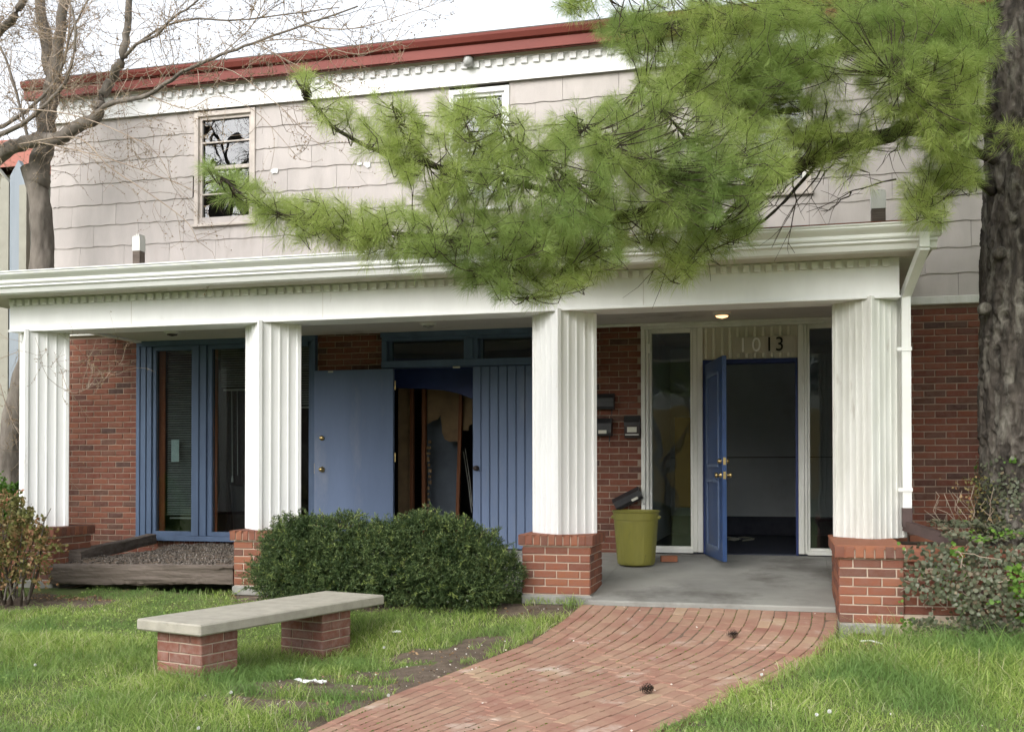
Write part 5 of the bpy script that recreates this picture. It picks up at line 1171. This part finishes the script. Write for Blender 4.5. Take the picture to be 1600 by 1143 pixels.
for k in range(14):
    p = np.array([3.72+rng.normal()*.1, .35+rng.normal()*.1, .0]); pts = [p]
    for i in range(4): pts.append(pts[-1]+[rng.normal()*.05-.02, rng.normal()*.03, .11*rng.random()+.03])
    mb.tube(pts, .003, 4, False)
mb.build('vine_stems', M['twig'], ivy)['kind'] = 'stuff'
# thin weeds with yellowing leaves by the pine foot
wl = np.stack([rng.normal(3.72, .1, 240), rng.normal(.3, .08, 240), rng.uniform(.02, .5, 240)], -1)
scatter('trunk_weeds', M['nandina'], None, LEAF, LEAFF, leaf_frames(240, rng.normal(size=(240, 3)), rng.uniform(.02, .04, 240)), wl)

# ------------------------------------------------------------------ grass
def blades(name, mt, x, y, h, w, lean, droop=.5):
    n = len(x); P = np.stack([x, y, 0*x], -1); z = gz(x, y)+(vnoise(P, 1.1, 1)-.5)*.04+(vnoise(P, 5, 2)-.5)*.02-.014
    base = np.stack([x, y, z], -1); an = rng.uniform(0, 2*PI, n); fl = rng.normal(size=(n, 2))*lean[:, None] if hasattr(lean, '__len__') else rng.normal(size=(n, 2))*lean
    sd = np.stack([np.cos(an), np.sin(an), 0*an], -1)*w[:, None]; l3 = np.concatenate([fl, np.zeros((n, 1))], 1)*h[:, None]
    m1 = base+np.array([0, 0, 1])*(h*.45)[:, None]+l3*.3; m2 = base+np.array([0, 0, 1])*(h*.82)[:, None]+l3*.9; tp = base+np.array([0, 0, 1])*(h*(1-droop*.25))[:, None]+l3*1.7
    V = np.stack([base-sd, base+sd, m1+sd*.9, m1-sd*.9, m2+sd*.6, m2-sd*.6, tp], 1).reshape(-1, 3)
    o7 = np.arange(n)[:, None]*7; Q = np.concatenate([o7+np.array([[0, 1, 2, 3]]), o7+np.array([[3, 2, 4, 5]])]); T = o7+np.array([[5, 4, 6]])
    me = bpy.data.meshes.new(name); me.vertices.add(len(V)); me.vertices.foreach_set('co', V.astype(np.float32).ravel())
    me.loops.add(Q.size+T.size); me.loops.foreach_set('vertex_index', np.concatenate([Q.ravel(), T.ravel()]).astype(np.int32))
    me.polygons.add(len(Q)+len(T)); ls = np.concatenate([np.arange(len(Q))*4, Q.size+np.arange(len(T))*3]).astype(np.int32); lt = np.concatenate([np.full(len(Q), 4), np.full(len(T), 3)]).astype(np.int32)
    me.polygons.foreach_set('loop_start', ls); me.polygons.foreach_set('loop_total', lt); me.update(calc_edges=True); me.materials.append(mt)
    o = link(name, me); o['kind'] = 'stuff'; return o
def lawn_pts(n, x0, x1, y0, y1, seed):
    x = rng.uniform(x0, x1, n); y = rng.uniform(y0, y1, n); ok = ~on_path(x, y, -.01)
    ok &= dirtness(x, y) < rng.uniform(-.18, .12, n)**1
    ok &= ~((y > -.02) & (x > -5.5)); ok &= ~((x > 2.55) & (y > -.75)); ok &= ~((x > .55) & (x < 2.6) & (y > -.14)); ok &= ~((x < -4.2) & (y > -.35))
    return x[ok], y[ok]
gx, gy = lawn_pts(430000, -6.2, 4.6, -5.0, 0, 0)
P = np.stack([gx, gy, 0*gx], -1); hn = vnoise(P, .9, 14)*.6+vnoise(P, 3.2, 15)*.4
right = np.clip((gx-2.2)/.8, 0, 1)*np.clip((gy+3.2)/1.2, 0, 1); left = np.clip((-1.2-gx)/1.0, 0, 1)*np.clip((-1-gy)/1.5, 0, 1)
edge = np.clip(1-np.abs(gx-path_x(1, gy))/.25, 0, 1)
h = .028+.05*np.clip((hn-.35)*2.6, 0, 1)+.10*right*rng.uniform(.4, 1, len(gx))+.05*left*np.clip((hn-.4)*4, 0, 1)
h *= np.clip(1.15-dirtness(gx, gy)*1.6, .5, 1.15)*rng.uniform(.5, 1.25, len(gx))*np.where(rng.random(len(gx)) < .02, 1.7, 1)
blades('grass', M['grass'], gx, gy, h, rng.uniform(.0013, .003, len(gx)), .5)
wx, wy = lawn_pts(90000, -6.5, 5.0, -5.4, 0, 1); P = np.stack([wx, wy, 0*wx], -1); ok = (vnoise(P, 1.6, 18)*.6+vnoise(P, 5, 19)*.4 > .5) & ~((wx > 2.2) & (wy > -3)); wx, wy = wx[ok], wy[ok]; P = P[ok]
wz = gz(wx, wy)+(vnoise(P, 1.1, 1)-.5)*.04+(vnoise(P, 5, 2)-.5)*.02+rng.uniform(0, .03, len(wx)); nrm = np.stack([rng.normal(size=len(wx))*.5, rng.normal(size=len(wx))*.5-.2, np.ones(len(wx))], -1)
scatter('lawn_weeds', M['weed'], None, [(-.5, -.5, 0), (.5, -.5, .1), (.6, .5, 0), (-.4, .6, .1)], [(0, 1, 2, 3)], frames(len(wx), nrm, rng.uniform(.006, .017, len(wx))), np.stack([wx, wy, wz], -1))
# far lawn beyond the frame, sparse tufts: petals and litter
n = 3200; lx = rng.uniform(-3.2, 3.4, n); ly = rng.uniform(-4.6, -.2, n); dd_ = dirtness(lx, ly); ok = (rng.random(n) < .06+.9*np.clip(dd_*1.5, 0, 1)); lx, ly = lx[ok], ly[ok]
P = np.stack([lx, ly, 0*lx], -1); lz = gz(lx, ly)+(vnoise(P, 1.1, 1)-.5)*.04+(vnoise(P, 5, 2)-.5)*.02+np.where(on_path(lx, ly), .022, .006)
scatter('fallen_petals', M['petal'], None, LEAF, LEAFF, leaf_frames(len(lx), np.stack([rng.normal(size=len(lx)), rng.normal(size=len(lx)), .15*rng.normal(size=len(lx))], -1), rng.uniform(.006, .022, len(lx))), np.stack([lx, ly, lz], -1))
n = 5200; lx = np.concatenate([rng.uniform(-3.5, 1, n//2), rng.uniform(2.6, 3.6, n//4), rng.uniform(-4.7, -2.6, n//4)]); ly = np.concatenate([rng.uniform(-4.2, -.2, n//2), rng.uniform(-1.8, -.75, n//4), rng.uniform(-.5, -.12, n//4)]); ok = (dirtness(lx, ly) > .02) & ~on_path(lx, ly, 0); lx, ly = lx[ok], ly[ok]
P = np.stack([lx, ly, 0*lx], -1); lz = gz(lx, ly)+(vnoise(P, 1.1, 1)-.5)*.04+(vnoise(P, 5, 2)-.5)*.02+.002
scatter('leaf_litter', M['leaf_litter'], None, LEAF, LEAFF, leaf_frames(len(lx), np.stack([rng.normal(size=len(lx)), rng.normal(size=len(lx)), .2*rng.normal(size=len(lx))], -1), rng.uniform(.01, .03, len(lx))), np.stack([lx, ly, lz], -1))
# dandelion seed heads
DD = [(361, 1080), (607, 1083), (310, 1134), (1296, 1107), (1276, 1112), (700, 925), (1190, 1048), (600, 1005), (55, 1035), (730, 925), (1062, 935), (860, 1128)]
DL = ['seed head in the grass below the left bench leg', 'seed head at the front edge of the lawn below the bench', 'seed head at the lower picture edge left of the bench', 'larger of two seed heads in the right lawn near the path', 'smaller of two seed heads in the right lawn near the path', 'seed head standing in front of the yew hedge', 'seed head on the right rim of the brick path', 'seed head in the grass right of the bench', 'pale blue-white flower head in the far left grass', 'seed head just left of the middle pier']
for (px, py), lbl in zip(DD, DL):
    p = at_ground(px, py); g0 = float(gz(p[0], p[1])); h = .08
    p = at(px, py, Z=g0+h); g0 = float(gz(p[0], p[1])); r = empty('dandelion', (p[0], p[1], g0), 'white dandelion '+lbl, 'flower', 'dandelion clocks in the lawn')
    MB().tube([(p[0], p[1], g0-.01), (p[0]+.003, p[1], g0+h*.5), (p[0], p[1], g0+h)], .0016, 4).build('stem', M['stem'], r)
    rv = rng.normal(size=(60, 3)); rv /= np.linalg.norm(rv, axis=1, keepdims=True)
    scatter('seed_head', M['dandelion'], r, [(-.2, 0, 0), (.2, 0, 0), (.35, 0, 1), (-.35, 0, 1)], [(0, 1, 2, 3)], frames(60, rv, .011 if 'larger' in lbl else .009), np.tile([p[0], p[1], g0+h], (60, 1)), None)
# white paper scrap by the path
for (px, py), lbl in (((485, 1070), 'crumpled white plastic scrap on the bare soil in front of the bench'), ((620, 992), 'small white scrap lying in the grass right of the bench'), ((1360, 1008), 'thin pale stick lying in the right lawn near the planter')):
    p = at_ground(px, py); g0 = float(gz(p[0], p[1])); mb = MB(); a = rng.uniform(0, 3)
    if 'stick' in lbl: mb.tube([p*[1, 1, 0]+[-.07, 0, g0+.03], p*[1, 1, 0]+[0, .01, g0+.035], p*[1, 1, 0]+[.08, -.02, g0+.02]], .005, 5)
    else:
        s = .09 if px == 485 else .03; k = 7; gV = [(p[0]+s*(i/k-.5)*2.2+rng.normal()*.006, p[1]+s*(j/k-.5)+rng.normal()*.006, g0+.02+rng.uniform(0, .02)) for i in range(k+1) for j in range(k+1)]
        mb.add(gV, [(i*(k+1)+j, i*(k+1)+j+1, (i+1)*(k+1)+j+1, (i+1)*(k+1)+j) for i in range(k) for j in range(k) if (i+j) % 5 or s < .05])
    tag(mb.build('scrap' if 'stick' not in lbl else 'stick', M['white']), lbl, 'litter')
